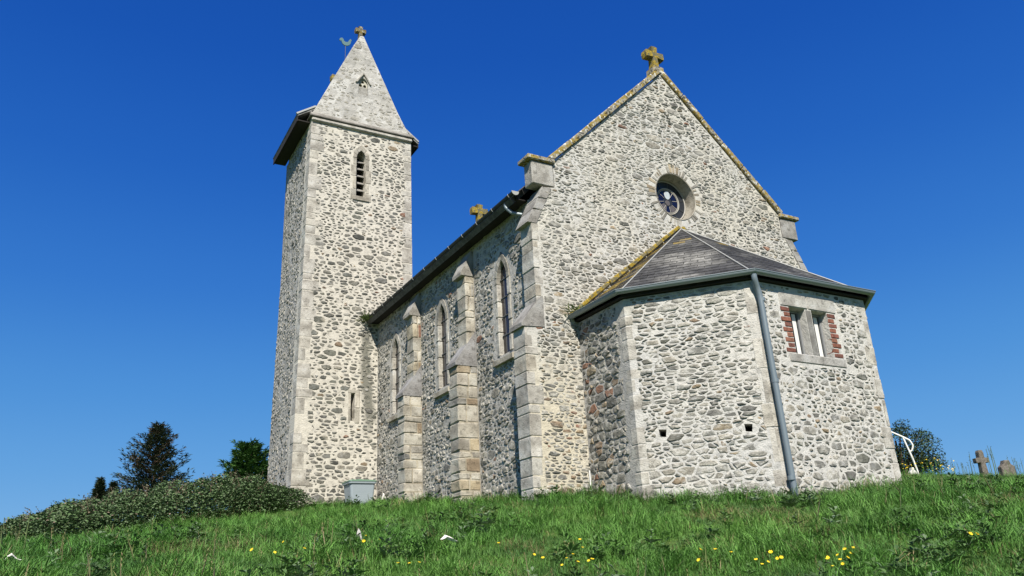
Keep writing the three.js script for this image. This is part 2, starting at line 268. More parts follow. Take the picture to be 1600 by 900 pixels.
// rubble stones by a power diagram over loose courses
function rubble(parent, F, poly, skips, o) {
  let u0 = 1e9, u1 = -1e9, v0 = 1e9, v1 = -1e9; for (const [u, v] of poly) { u0 = Math.min(u0, u); u1 = Math.max(u1, u); v0 = Math.min(v0, v); v1 = Math.max(v1, v); }
  v0 = Math.max(v0, o.from ?? -99);
  const ax = o.stretch, sites = [];
  for (let v = v0 - 0.1; v < v1 + 0.1;) {
    const rh = o.h * rr(0.5, 1.55) * (1 + 0.5 * sstep(3.5, 2.9, v));
    for (let u = u0 - rr(0, 0.3); u < u1 + 0.2;) {
      const big = R() < o.big; let w = o.h * ax * (big ? rr(1.4, 2.3) : R() < 0.38 ? rr(0.22, 0.55) : rr(0.6, 1.5));
      const s = Math.min(w / ax, rh * (big ? 1.5 : 1)) * 0.5;
      sites.push([(u + w / 2) / ax, v + rh / 2 + rr(-0.3, 0.3) * rh, s * s * rr(0.1, 2), big]); u += w;
    } v += rh;
  }
  const cell = o.h * 2.2, grid = new Map(), key = (a, b) => a * 4099 + b;
  sites.forEach((s, i) => { const k = key(Math.floor(s[0] / cell), Math.floor(s[1] / cell)); (grid.get(k) || grid.set(k, []).get(k)).push(i); });
  for (let i = 0; i < sites.length; i++) {
    const s = sites[i]; if (R() < (o.miss || 0)) continue;
    let P = rect(s[0] - cell, s[0] + cell, s[1] - cell, s[1] + cell);
    const gap = o.gap * rr(0.5, 1.5) * (1 + (o.gapVar || 0) * (vnoise(s[0] * 3, s[1] * 3, 8) - 0.5) * 2), gi = Math.floor(s[0] / cell), gj = Math.floor(s[1] / cell);
    for (let a = -1; a <= 1; a++) for (let b = -1; b <= 1; b++) for (const j of grid.get(key(gi + a, gj + b)) || []) {
      if (j === i || !P.length) continue; const q = sites[j], dx = q[0] - s[0], dy = q[1] - s[1], d = Math.hypot(dx, dy); if (d < 1e-6) continue;
      const off = (d * d + s[2] - q[2]) / (2 * d) - gap, nx = dx / d, ny = dy / d, out = [];
      for (let k = 0; k < P.length; k++) { const A = P[k], C = P[(k + 1) % P.length], da = (A[0] - s[0]) * nx + (A[1] - s[1]) * ny - off, dc = (C[0] - s[0]) * nx + (C[1] - s[1]) * ny - off; if (da <= 0) out.push(A); if ((da < 0) !== (dc < 0)) { const t = da / (da - dc); out.push([A[0] + (C[0] - A[0]) * t, A[1] + (C[1] - A[1]) * t]); } }
      P = out;
    }
    if (P.length < 3) continue;
    P = P.map(([x, y]) => [x * ax, y]);
    let Q = []; for (let k = 0; k < P.length; k++) { const A = P[k], C = P[(k + 1) % P.length], e = rr(0.06, 0.2); Q.push([lerp(A[0], C[0], e), lerp(A[1], C[1], e)], [lerp(A[0], C[0], 1 - e), lerp(A[1], C[1], 1 - e)]); }
    let cx = 0, cy = 0; for (const q of Q) { cx += q[0] / Q.length; cy += q[1] / Q.length; }
    const mrg = 0.012; let bad = !inside([cx, cy], poly);
    if (!bad) for (const k of skips) if (inside([cx, cy], k)) { bad = true; break; }
    if (bad) continue;
    Q = Q.map(q => {
      q = [q[0] + rr(-1, 1) * 0.05 * o.h * ax, q[1] + rr(-1, 1) * 0.07 * o.h];
      let [d, e] = nearEdge(q, poly), ins = inside(q, poly); if (!ins || d < mrg) { const l = Math.hypot(q[0] - e[0], q[1] - e[1]) || 1, sg = ins ? 1 : -1; q = [e[0] + (q[0] - e[0]) / l * sg * mrg, e[1] + (q[1] - e[1]) / l * sg * mrg]; }
      for (const k of skips) if (inside(q, k)) { [d, e] = nearEdge(q, k); const l = d || 1; q = [e[0] + (e[0] - q[0]) / l * mrg, e[1] + (e[1] - q[1]) / l * mrg]; }
      return q;
    });
    // drop points that fell together
    Q = Q.filter((q, k) => { const z = Q[(k + 1) % Q.length]; return Math.hypot(q[0] - z[0], q[1] - z[1]) > 0.006; });
    const ar = Q.length > 2 ? polyArea(Q) : 0; if (ar < (o.minArea || 0.0012)) continue;
    cx = cy = 0; for (const q of Q) { cx += q[0] / Q.length; cy += q[1] / Q.length; }
    const col = o.colour(cx, cy, s[3]), cen = F.at(cx, cy), N = F.N;
    const to = [EYE.x - cen[0], EYE.y - cen[1], EYE.z - cen[2]], L = Math.hypot(...to), cos = (to[0] * N[0] + to[1] * N[1] + to[2] * N[2]) / L;
    stones.push({ parent, F, Q, cx, cy, col, ...(() => { const sm = clamp(0.15 + 0.5 * vnoise(cx * 1.1, cy * 1.1, 12) + 0.5 * vnoise(cx * 4, cy * 5, 14)); return { proud: o.proud * rr(0.2, 1.5) * lerp(1.25, 0.45, sm * o.smear), smear: o.smear * 1.5 * sm }; })(), mortar: o.mortar, score: cos > 0.02 ? ar * cos / (L * L) * (o.low ? 0.2 : 1) : 0, tilt: [rr(-1, 1), rr(-1, 1)] });
  }
}
function emitStone(s, b) {
  const { F, Q, cx, cy, proud, col } = s, n = Q.length, base = [], top = [], cols = [];
  for (const q of Q) {
    const dx = q[0] - cx, dy = q[1] - cy, l = Math.hypot(dx, dy), k = Math.max(0.45, 1 - rr(0.012, 0.03) / l);
    base.push(F.at(cx + dx * 1.03, cy + dy * 1.03, -0.006)); top.push(F.at(cx + dx * k, cy + dy * k, Math.max(0.002, proud * (rr(0.7, 1.1) + 0.25 * (s.tilt[0] * dx + s.tilt[1] * dy) / 0.08))));
    const m = clamp((vnoise(q[0] * 22, q[1] * 22, 33) - (1 - s.smear)) * 4); const v = rr(0.88, 1.12); cols.push([0, 1, 2].map(i => lerp(col[i] * v, s.mortar[i], m)));
  }
  const m0 = clamp((vnoise(cx * 22, cy * 22, 33) - (1 - s.smear)) * 4), cc = [0, 1, 2].map(i => lerp(col[i], s.mortar[i], m0)), c = F.at(cx + s.tilt[0] * 0.008, cy + s.tilt[1] * 0.006, proud * rr(1, 1.25));
  for (let i = 0; i < n; i++) {
    const j = (i + 1) % n; b.tri(base[i], base[j], top[j], cols[i], cols[j], cols[j]); b.tri(base[i], top[j], top[i], cols[i], cols[j], cols[i]); b.tri(top[i], top[j], c, cols[i], cols[j], cc);
  }
}
const pick = (list, d = 0.2) => { const c = list[Math.floor(R() * list.length)], v = rr(1 - d, 1 + d); return [c[0] * v, c[1] * v, c[2] * v]; };
const PAL = {
  pale: [[0.6, 0.585, 0.54], [0.57, 0.56, 0.515], [0.62, 0.605, 0.56], [0.56, 0.545, 0.5], [0.6, 0.58, 0.52]],
  granite: [[0.33, 0.325, 0.3], [0.28, 0.28, 0.265], [0.41, 0.4, 0.37], [0.22, 0.22, 0.21], [0.38, 0.36, 0.315], [0.31, 0.315, 0.3], [0.45, 0.435, 0.395]],
  warm: [[0.38, 0.3, 0.2], [0.34, 0.27, 0.19], [0.4, 0.34, 0.25], [0.28, 0.21, 0.15], [0.3, 0.17, 0.12]],
  dark: [[0.17, 0.175, 0.16], [0.2, 0.2, 0.18], [0.13, 0.135, 0.125], [0.24, 0.235, 0.21], [0.18, 0.185, 0.16]],
  tan: [[0.46, 0.39, 0.27], [0.44, 0.38, 0.28], [0.5, 0.45, 0.34], [0.46, 0.42, 0.34], [0.38, 0.32, 0.23]],
  cream: [[0.56, 0.53, 0.455], [0.53, 0.505, 0.44], [0.6, 0.57, 0.5], [0.49, 0.47, 0.41]],
  paleGranite: [[0.4, 0.385, 0.34], [0.36, 0.35, 0.31], [0.44, 0.425, 0.38], [0.33, 0.32, 0.29]],
};
const mix3 = (a, b, t) => [lerp(a[0], b[0], t), lerp(a[1], b[1], t), lerp(a[2], b[2], t)];
const gam = (c) => c.map(v => Math.pow(clamp(v), 1 / 2.2));
function mortarColour(base, tint, amount, seed, extra) {
  return (u, v) => {
    const a = fbm(u * 1.3, v * 1.3, 3, seed), f = fbm(u * 16, v * 16, 3, seed + 5), g = hash2(Math.floor(u * 110), Math.floor(v * 110), seed);
    let c = mix3(base, tint, clamp((a - 0.35) * 2.2) * amount).map(x => x * (0.78 + 0.36 * f + 0.16 * (g - 0.5)));
    if (f < 0.33) c = c.map(x => x * lerp(0.62, 1, f / 0.33)); // pits and crumbled joints
    if (extra) c = extra(u, v, c, a, f); return gam(c.map(x => x * 0.8));
  };
}
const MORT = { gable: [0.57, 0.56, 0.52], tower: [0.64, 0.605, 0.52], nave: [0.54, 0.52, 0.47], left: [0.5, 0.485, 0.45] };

// geometry of the plan, in metres
const NX = -2.8, TZ = -7.14, RIDGE = 10.55;
const GF = FX(0), NF = FL(NX);
const C1 = [-2.27, 1.13], C2 = [-1.11, 2.38], C3 = [1.11, 2.38], C4 = [2.27, 1.13];
const seg = (a, c) => { const dx = c[0] - a[0], dz = c[1] - a[1], l = Math.hypot(dx, dz); return [new Frame([a[0], 0, a[1]], [dx / l, 0, dz / l], UP, [-dz / l, 0, dx / l]), l]; };
const AF = new Frame([-2.27, 0, 0], [0, 0, 1], UP, [-1, 0, 0]);
const [BF, BL] = seg(C1, C2), [CF, CL] = seg(C3, C3); void CF; void CL;
const ACF = new Frame([0, 0, 2.38], [1, 0, 0], UP, [0, 0, 1]);
const [DF, DL] = seg(C3, C4);
const EF = new Frame([2.27, 0, 0], [0, 0, -1], UP, [1, 0, 0]);
const TF = FX(TZ);

// east gable with both corner buttresses flush in it
const gablePoly = [[-3.22, 2.3], [3.22, 2.3], [3.16, 5.5], [2.97, 5.86], [2.97, 7.16], [2.7, 7.8], [2.5, 7.83], [2.5, 8.29], [0, 10.67], [-2.5, 8.29], [-2.5, 7.83], [-2.7, 7.8], [-2.97, 7.16], [-2.97, 5.86], [-3.16, 5.5]];
const roseHole = circle(0, 8.18, 0.44, 48);
const gableCol = mortarColour(MORT.gable, [0.6, 0.56, 0.46], 0.8, 101, (u, v, c, a, f) => { const k = sstep(5.6, 4.2, v + 0.8 * (a - 0.5)) * sstep(-1.9, -2.6, u); return mix3(c, [0.62 * (0.8 + 0.3 * f), 0.56 * (0.8 + 0.3 * f), 0.42 * (0.8 + 0.3 * f)], k * 0.8); });
const gableWall = wall('gable_wall', GF, gablePoly, [roseHole], 0.33, gableCol);
const behindApse = [[-2.24, 2], [2.24, 2], [2.24, 5.6], [0, 7.4], [-2.24, 5.6]];
rubble(gableWall, GF, gablePoly, [circle(0, 8.18, 0.57, 24), behindApse, rect(-3.3, -3.02, 2, 5.5), rect(-3.05, -2.85, 5.5, 7.2), rect(2.86, 3.3, 2, 5.5), rect(2.8, 3.05, 5.5, 7.2)], {
  h: 0.054, stretch: 2.2, big: 0.07, gap: 0.0032, gapVar: 0.6, proud: 0.011, smear: 0.52, mortar: MORT.gable, from: 2.6, miss: 0.02,
  colour: (u, v) => { const lowWarm = v < 5.6 && u < -1.9 ? 0.28 : 0.05; const n = vnoise(u * 0.9, v * 0.9, 61); return R() < lowWarm ? pick(PAL.warm) : R() < (v < 5.6 && u < -1.9 ? 0.3 : 0.06 + 0.22 * n) ? pick(PAL.dark) : pick(PAL.granite); },
});

// south wall of the nave
const winZ = [-1.3, -3.66, -6.02];
const naveHoles = winZ.map(c => lancet(c, 0.54, 5.45, 6.68, 7.18, 8));
const navePoly = rect(TZ + 0.01, -0.34, 2.6, 7.72);
const naveWall = wall('nave_wall', NF, navePoly, naveHoles, 0.42, mortarColour(MORT.nave, [0.48, 0.46, 0.42], 0.9, 201, (u, v, c, a) => { const k = sstep(0.52, 0.66, fbm(u * 1.1, v * 1.7, 4, 211)); return mix3(c, [0.27, 0.265, 0.235], k * 0.55); }), { bump: 0.02 });
rubble(naveWall, NF, navePoly, [...winZ.map(c => lancet(c, 0.66, 5.3, 6.68, 7.3, 5)), rect(-2.66, -2.3, 2, 7.6), rect(-5.0, -4.66, 2, 7.6)], {
  h: 0.076, stretch: 1.6, big: 0.08, gap: 0.0055, proud: 0.016, smear: 0.5, mortar: MORT.nave, from: 2.9, miss: 0.03,
  colour: (u, v) => R() < 0.05 ? pick(PAL.warm) : R() < (v < 4.8 && u > -4.6 ? 0.34 : 0.16) ? pick(PAL.dark) : pick(PAL.granite),
});
// hidden sides of the nave: north and west walls
add('nave_wall', cbox(new Frame([0, 0, 0], [0, 0, -1], UP, [1, 0, 0]), 0.34, 7.2, 2.6, 7.72, 2.45, 2.8, 0.01, 0, [0.4, 0.39, 0.36]).geo(), M.dressed, church);
{ const b = new B(); prism(FX(-7.5), [[-2.78, 2.6], [2.78, 2.6], [2.78, 8.1], [0, 10.62], [-2.78, 8.1]], 0, 0.36, [0.4, 0.39, 0.36], b, 0.01); add('gable_wall', b.geo(), M.dressed, church); }

// apse walls
const apCol = mortarColour([0.58, 0.57, 0.535], [0.61, 0.585, 0.52], 0.7, 301);
const putlogs = [[-2.06, 1.39, 3.7], [-1.33, 2.17, 3.66]].map(([x, z, y]) => { const u = Math.hypot(x - C1[0], z - C1[1]); return [[u - 0.045, y], [u + 0.035, y - 0.012], [u + 0.05, y + 0.085], [u - 0.05, y + 0.095]]; });
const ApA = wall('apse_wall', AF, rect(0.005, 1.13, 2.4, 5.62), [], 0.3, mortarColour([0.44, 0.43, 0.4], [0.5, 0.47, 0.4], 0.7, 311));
const ApB = wall('apse_wall', BF, rect(0, BL, 2.4, 5.62), putlogs, 0.3, apCol);
const winC = [rect(-0.48, -0.17, 4.68, 5.33), rect(-0.05, 0.26, 4.68, 5.33)];
const ApC = wall('apse_wall', ACF, rect(-1.11, 1.11, 2.4, 5.62), winC, 0.3, apCol);
const ApD = wall('apse_wall', DF, rect(0, DL, 2.4, 5.62), [], 0.3, apCol);
wall('apse_wall', EF, rect(-1.13, -0.005, 2.4, 5.62), [], 0.3, apCol, { ppm: 40 });
const apCols = (u, v) => R() < 0.035 ? pick(PAL.warm) : R() < 0.08 + 0.2 * vnoise(u * 1.3, v * 1.3, 63) ? pick(PAL.dark) : pick(PAL.granite);
const apO = { h: 0.056, stretch: 2.3, big: 0.1, gap: 0.0036, gapVar: 0.8, proud: 0.012, smear: 0.55, mortar: [0.58, 0.57, 0.535], from: 2.55, miss: 0.03, minArea: 0.0006, colour: apCols };
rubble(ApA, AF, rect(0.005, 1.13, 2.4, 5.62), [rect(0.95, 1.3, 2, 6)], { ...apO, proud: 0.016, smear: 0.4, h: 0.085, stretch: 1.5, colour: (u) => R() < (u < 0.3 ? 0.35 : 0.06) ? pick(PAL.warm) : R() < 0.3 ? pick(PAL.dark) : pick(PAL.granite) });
rubble(ApB, BF, rect(0, BL, 2.4, 5.62), [rect(-0.2, 0.08, 2, 6), rect(BL - 0.08, BL + 0.2, 2, 6), ...putlogs.map(q => { const c = [(q[0][0] + q[1][0]) / 2, q[0][1] + 0.045]; return rect(c[0] - 0.075, c[0] + 0.075, c[1] - 0.08, c[1] + 0.08); })], apO);
rubble(ApC, ACF, rect(-1.11, 1.11, 2.4, 5.62), [rect(-1.3, -1.02, 2, 6), rect(1.03, 1.3, 2, 6), rect(-0.66, 0.47, 4.54, 5.54)], { ...apO, h: 0.062, stretch: 1.8, gap: 0.007, smear: 0.58 });
rubble(ApD, DF, rect(0, DL, 2.4, 5.62), [], apO);

// tower walls
const tPoly = [[-4.63, 2.8], [-1.93, 2.8], [-1.965, 12.62], [-4.49, 12.62]];
const louOpen = lancet(-3.255, 0.23, 10.84, 11.86, 12.08, 6), louSur = lancet(-3.255, 0.5, 10.7, 11.86, 12.26, 6);
const slitOpen = rect(-3.4, -3.31, 5.47, 6.07);
const stainT = (u, v, c, a, f) => { // dark algae streak down from the nave gutter
  const d = Math.abs(u - (-3.02 + 0.1 * (vnoise(v * 1.5, 3, 401) - 0.5))) / 0.17, k = sstep(1.1, 0.3, d + 0.9 * (fbm(u * 9, v * 3, 3, 402) - 0.4)) * sstep(5.0, 5.6, v) * sstep(7.75, 7.3, v); return mix3(c, [0.14, 0.14, 0.11], k * 0.85);
};
const towerWall = wall('tower_wall', TF, tPoly, [louOpen, slitOpen], 0.4, mortarColour(MORT.tower, [0.62, 0.585, 0.5], 0.8, 411, stainT), { ppm: 100 });
rubble(towerWall, TF, tPoly, [louSur, rect(-3.47, -3.18, 5.38, 6.14), rect(-5, -4.34, 2, 13), rect(-2.1, -1.8, 2, 13), [[-2.79, 2], [-1, 2], [-1, 9.3], [-2.0, 8.6], [-2.79, 7.8]]], {
  h: 0.074, stretch: 1.95, big: 0.05, gap: 0.0095, gapVar: 0.35, proud: 0.01, smear: 0.25, mortar: MORT.tower, from: 3.5, miss: 0.05,
  colour: (u, v) => { const n = vnoise(u * 0.8, v * 0.8, 71); return R() < 0.03 ? pick(PAL.warm) : R() < 0.4 + 0.3 * n ? pick(PAL.dark, 0.3) : pick(PAL.granite).map(x => x * 0.8); },
});
const TLF = new Frame([-4.63 - 2.8 * 0.01426, 0, 0], [0, 0, 1], [0.01426, 1, 0], [-1, 0.01426, 0]);
const tlPoly = rect(TZ - 2.1, TZ - 0.005, 2.8, 12.66);
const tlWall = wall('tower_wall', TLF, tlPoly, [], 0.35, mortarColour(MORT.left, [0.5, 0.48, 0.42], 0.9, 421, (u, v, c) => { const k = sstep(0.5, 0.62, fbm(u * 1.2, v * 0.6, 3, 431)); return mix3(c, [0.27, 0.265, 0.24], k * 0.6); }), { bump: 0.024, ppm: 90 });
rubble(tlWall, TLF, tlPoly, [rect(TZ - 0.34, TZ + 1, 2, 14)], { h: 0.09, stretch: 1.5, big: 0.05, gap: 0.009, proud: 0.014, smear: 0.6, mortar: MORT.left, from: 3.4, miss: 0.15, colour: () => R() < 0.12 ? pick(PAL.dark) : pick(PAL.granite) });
add('tower_wall', cbox(FX(TZ - 2.1), -4.46, -1.98, 2.8, 12.62, -0.35, 0, 0.01, 0, [0.42, 0.4, 0.36]).geo(), M.dressed, church);
add('tower_wall', cbox(FX(TZ - 2.1), -2.35, -1.95, 2.8, 12.62, 0.002, 1.69, 0.01, 0, [0.42, 0.4, 0.36]).geo(), M.dressed, church);

// tower gables: rough grey render over small stones, crumbling edges
const tgPoly = [[-4.52, 12.74], [-1.97, 12.74], [-2.3, 13.36], [-3.12, 15.15], [-3.24, 15.42], [-3.33, 15.42], [-3.5, 15.08], [-4.28, 13.3]];
const lucOpen = lancet(-3.235, 0.24, 13.67, 13.98, 14.17, 6);
const tgCol = mortarColour([0.52, 0.505, 0.465], [0.58, 0.555, 0.49], 0.8, 441, (u, v, c, a, f) => { const k = sstep(0.54, 0.66, fbm(u * 6, v * 6, 3, 451)); c = mix3(c, [0.7, 0.69, 0.65], k * 0.6); const d = sstep(0.55, 0.68, fbm(u * 3, v * 3, 3, 461)); return mix3(c, [0.22, 0.215, 0.19], d * 0.3); });
const towerGable = wall('tower_gable', TF, tgPoly, [lucOpen], 0.34, tgCol, { bump: 0.024 });
rubble(towerGable, TF, tgPoly, [lancet(-3.235, 0.46, 13.5, 14.0, 14.36, 5)], { h: 0.07, stretch: 1.8, big: 0.03, gap: 0.007, proud: 0.007, smear: 0.8, mortar: [0.5, 0.485, 0.445], miss: 0.5, low: true, colour: () => pick(PAL.paleGranite, 0.1) });
add('tower_gable', prism(FX(TZ - 2.1), [[-4.46, 12.74], [-2, 12.74], [-3.32, 15.3], [-3.46, 15.3]], 0.0, 0.3, [0.4, 0.39, 0.36]).geo(), M.dressed, church);

// --- quoins: a block wrapped round a corner
function quoin(corner, Ua, Na, Ub, Nb, y0, y1, la, lb, col, proud = 0.008, lean = 0) {
  const p = proud, mi = 1 / (1 + Na[0] * Nb[0] + Na[1] * Nb[1]);
  const ring = (q, e) => [[la - e, q, 0], [0, q, 2], [lb - e, q, 1]].flatMap(([l, q2, t]) => t === 2 ? [[corner[0] + (Na[0] + Nb[0]) * mi * q2, corner[1] + (Na[1] + Nb[1]) * mi * q2]] : t === 0 ? [[corner[0] + Ua[0] * l - Na[0] * 0.02, corner[1] + Ua[1] * l - Na[1] * 0.02], [corner[0] + Ua[0] * l + Na[0] * q2, corner[1] + Ua[1] * l + Na[1] * q2]] : [[corner[0] + Ub[0] * l + Nb[0] * q2, corner[1] + Ub[1] * l + Nb[1] * q2], [corner[0] + Ub[0] * l - Nb[0] * 0.02, corner[1] + Ub[1] * l - Nb[1] * 0.02]]);
  const b = new B(), e = 0.012, lv = [[y0, -0.004, e], [y0 + e, p, 0], [y1 - e, p, 0], [y1, -0.004, e]].map(([y, q, ee]) => { const j = rr(-0.003, 0.003); return ring(q + (q > 0 ? j : 0), ee).map(([x, z]) => [x + lean * (y - 2.8), y, z]); });
  for (let i = 0; i < 3; i++) for (let k = 0; k < 4; k++) b.quad(lv[i][k], lv[i][k + 1], lv[i + 1][k + 1], lv[i + 1][k], col);
  for (const i of [0, 3]) { const r = lv[i]; b.tri(r[0], r[1], r[2], col); b.tri(r[2], r[3], r[4], col); b.tri(r[0], r[2], r[4], col); }
  return b.geo();
}
function quoinStack(parent, corner, Ua, Na, Ub, Nb, y0, y1, h, la, lb, pal, o = {}) {
  let k = 0; for (let y = y0; y < y1 - 0.06;) { let t = Math.min(y1, y + rr(h[0], h[1])); if (y1 - t < 0.08) t = y1; const a = k % 2 ? la : [la[1] * 0.95, la[1] * 1.3]; const bb = k % 2 ? [lb[1] * 0.95, lb[1] * 1.2] : lb; add('quoin', quoin(corner, Ua, Na, Ub, Nb, y + rr(0, 0.004), t - rr(0, 0.004), rr(...(o.fixA || a)) * rr(0.6, 1.35), rr(...(o.fixB || bb)), pick(pal, 0.06), rr(0, 0.01), o.lean || 0), M.dressed, parent); y = t; k++; }
}
// tower, south-east corner (a = along the east face, b = back along the south face)
quoinStack(towerWall, [-4.63, TZ], [1, 0], [0, 1], [0, -1], [-1, 0], 3.4, 12.6, [0.13, 0.4], [0.18, 0.28], [0.18, 0.26], PAL.pale, { lean: 0.01426 });
for (let y = 8.0; y < 12.55;) { const t = Math.min(12.6, y + rr(0.13, 0.4)); add('quoin', cbox(TF, -1.955 - rr(0.16, 0.27), -1.957, y + 0.006, t - 0.006, -0.2, rr(0.005, 0.012), 0.012, 0.006, pick(PAL.pale, 0.1)).geo(), M.dressed, towerWall); y = t; }
// gable corner buttress (a = along the gable, b = its end face)
function gableButtress(sg) {
  const pal = PAL.pale.concat([[0.53, 0.515, 0.475], [0.56, 0.525, 0.45]]);
  const st = (x, y0, y1, la) => quoinStack(gableWall, [sg * x, 0], [-sg, 0], [0, 1], [0, -1], [sg, 0], y0, y1, [0.1, 0.32], la, [0.3, 0.32], pal, { fixB: [0.318, 0.325] });
  st(3.205, 2.7, 5.48, [0.1, 0.16]); st(2.975, 5.84, 7.16, [0.08, 0.12]);
}
gableButtress(-1); gableButtress(1);
quoinStack(ApB, C1, [BF.U[0], BF.U[2]], [BF.N[0], BF.N[2]], [0, -1], [-1, 0], 2.5, 5.6, [0.14, 0.3], [0.06, 0.11], [0.08, 0.12], PAL.pale);
quoinStack(ApC, C2, [1, 0], [0, 1], [-BF.U[0], -BF.U[2]], [BF.N[0], BF.N[2]], 2.5, 5.6, [0.2, 0.5], [0.07, 0.11], [0.05, 0.1], PAL.pale.map(c => c.map(x => x * 1.06)));
quoinStack(ApC, C3, [-1, 0], [0, 1], [DF.U[0], DF.U[2]], [DF.N[0], DF.N[2]], 2.5, 5.6, [0.18, 0.4], [0.08, 0.14], [0.08, 0.14], PAL.pale);

// --- nave buttresses: dressed blocks one on another, two sloping weather stones each
function wedge(F, prof, w0, w1, col) { return prism(F, prof, w0, w1, col, new B(), 0.008).geo(); }
function naveButtress(zf) {
  const t = 0.33, F = FX(zf), core = new B();
  cbox(F, -3.15, NX + 0.05, 2.7, 5.5, -t + 0.006, -0.008, 0.005, 0, [0.5, 0.46, 0.37], core); cbox(F, -2.955, NX + 0.05, 5.4, 7.15, -t + 0.006, -0.008, 0.005, 0, [0.5, 0.46, 0.37], core);
  const bt = add('buttress', core.geo(), M.dressed, church);
  const stack = (x, y0, y1) => { for (let y = y0; y < y1 - 0.05;) { let e = Math.min(y1, y + (R() < 0.3 ? rr(0.1, 0.15) : rr(0.15, 0.3))); if (y1 - e < 0.06) e = y1; const w = R(), pal = R() < 0.16 ? PAL.tan : PAL.cream;
    if (w < 0.34) add('buttress_stone', cbox(F, x - rr(0, 0.012), NX - 0.002, y + rr(0, 0.006), e - rr(0, 0.006), -t, rr(-0.004, 0.012), 0.016, 0.011, pick(R() < 0.15 ? PAL.granite : pal, 0.1)).geo(), M.dressed, bt);
    else { const s = lerp(x, NX, rr(0.3, 0.75)); add('buttress_stone', cbox(F, x - rr(0, 0.012), s - 0.008, y + rr(0, 0.006), e - rr(0, 0.006), -t, rr(-0.004, 0.012), 0.016, 0.011, pick(R() < 0.15 ? PAL.granite : pal, 0.1)).geo(), M.dressed, bt); add('buttress_stone', cbox(F, s + 0.008, NX - 0.002, y + 0.006, e - 0.006, -t, rr(-0.004, 0.008), 0.012, 0.005, pick(R() < 0.2 ? PAL.granite : R() < 0.15 ? PAL.warm : pal, 0.1)).geo(), M.dressed, bt); }
    y = e; } };
  stack(-3.165, 2.8, 5.5); stack(-2.965, 5.84, 7.12);
  add('weather_stone', wedge(F, [[-3.2, 5.49], [NX, 5.49], [NX, 6.12], [-2.93, 5.94], [-3.2, 5.55]], -t - 0.012, 0.012, [0.34, 0.34, 0.345]), M.dressed, bt);
  add('weather_stone', wedge(F, [[-3.05, 7.12], [NX, 7.12], [NX, 7.62], [-2.83, 7.62], [-3.05, 7.18]], -t - 0.012, 0.012, [0.42, 0.41, 0.38]), M.dressed, bt);
}
naveButtress(-2.32); naveButtress(-4.67);
for (const sg of [-1, 1]) { // weather stones of the gable buttresses, in slabs
  const flip = (P) => sg < 0 ? P : P.map(([x, y]) => [-x, y]).reverse();
  add('weather_stone', wedge(GF, flip([[-3.25, 5.47], [-2.86, 5.49], [-2.86, 5.98], [-2.95, 5.92], [-3.25, 5.53]]), -0.345, 0.014, [0.36, 0.355, 0.34]), M.dressed, gableWall);
  for (const [a, b, c] of [[0, 0.36, 0.4], [0.38, 0.68, 0.37], [0.7, 1, 0.42]]) { const p = (t, o) => [lerp(-3.06, -2.74, t) + o, lerp(7.14, 7.8, t)]; add('weather_stone', wedge(GF, flip([p(a, 0), p(a, 0.17), p(b, 0.17), p(b, 0)]), -0.345, 0.016, [c, c * 0.98, c * 0.93]), M.dressed, gableWall); }
}

// --- copings, kneelers and crosses
function rakeFrame(x0, y0, x1, y1, z) { const l = Math.hypot(x1 - x0, y1 - y0), U = [(x1 - x0) / l, (y1 - y0) / l, 0]; return [new Frame([x0, y0, z], U, [-U[1], U[0], 0], [0, 0, 1]), l]; }
for (const sg of [-1, 1]) {
  const [F, l] = sg < 0 ? rakeFrame(-2.53, 8.27, 0, 10.69, 0) : rakeFrame(0, 10.69, 2.53, 8.27, 0); const n = 6;
  for (let i = 0; i < n; i++) add('coping_stone', cbox(F, l * i / n + 0.004 + (sg > 0 && !i ? 0.02 : 0), l * (i + 1) / n - 0.004 - (sg < 0 && i === n - 1 ? 0.02 : 0), rr(-0.004, 0.004), 0.108 + rr(-0.005, 0.005), -0.3, 0.05 + rr(-0.008, 0.008), 0.014, 0.004).geo(), M.lichen, gableWall);
  const q = (a, b) => sg < 0 ? [a, b] : [-b, -a];
  add('kneeler', cbox(GF, ...q(-2.915, -2.515), 7.83, 8.23, -0.22, 0.014, 0.012, 0.003, sg < 0 ? [0.44, 0.43, 0.4] : [0.36, 0.355, 0.34]).geo(), M.dressed, gableWall);
  add('kneeler_cap', cbox(GF, ...q(-3.0, -2.49), 8.235, 8.315, -0.27, 0.06, 0.014, 0.004).geo(), M.lichen, gableWall);
}
function cross(name, c, h, w, a, d, mat, parent, foot = 0.1) { // short-armed stone cross, arms widening to the ends
  const x = c[0], y = c[1], top = y + h, ay = y + h * 0.62, k = a / 2, F = FX(c[2]);
  const P = [[x - k * 1.15, y - foot], [x + k * 1.15, y - foot], [x + k * 0.85, ay - k * 1.0], [x + w / 2, ay - k * 1.2], [x + w / 2 + 0.012, ay], [x + w / 2, ay + k * 1.2], [x + k * 0.85, ay + k * 1.0], [x + k * 1.15, top], [x, top + 0.012], [x - k * 1.15, top], [x - k * 0.85, ay + k * 1.0], [x - w / 2, ay + k * 1.2], [x - w / 2 - 0.012, ay], [x - w / 2, ay - k * 1.2], [x - k * 0.85, ay - k * 1.0]];
  const b = prism(F, P, -d / 2, d / 2, WHITE, new B(), 0.012); return parent ? add(name, b.geo(), mat, parent) : b.geo();
}
cross('gable_cross', [-0.015, 10.84, -0.1], 0.47, 0.4, 0.12, 0.15, M.lichenGold, church);
add('cross_base', cbox(FX(-0.1), -0.14, 0.12, 10.68, 10.85, -0.12, 0.13, 0.03, 0.006).geo(), M.lichen, church);
cross('gable_cross', [0, 10.84, -7.32], 0.47, 0.44, 0.15, 0.16, M.lichenGold, church, 0.25);
cross('tower_cross', [-3.285, 15.47, TZ - 0.15], 0.32, 0.27, 0.1, 0.12, M.lichenDark, church, 0.12);
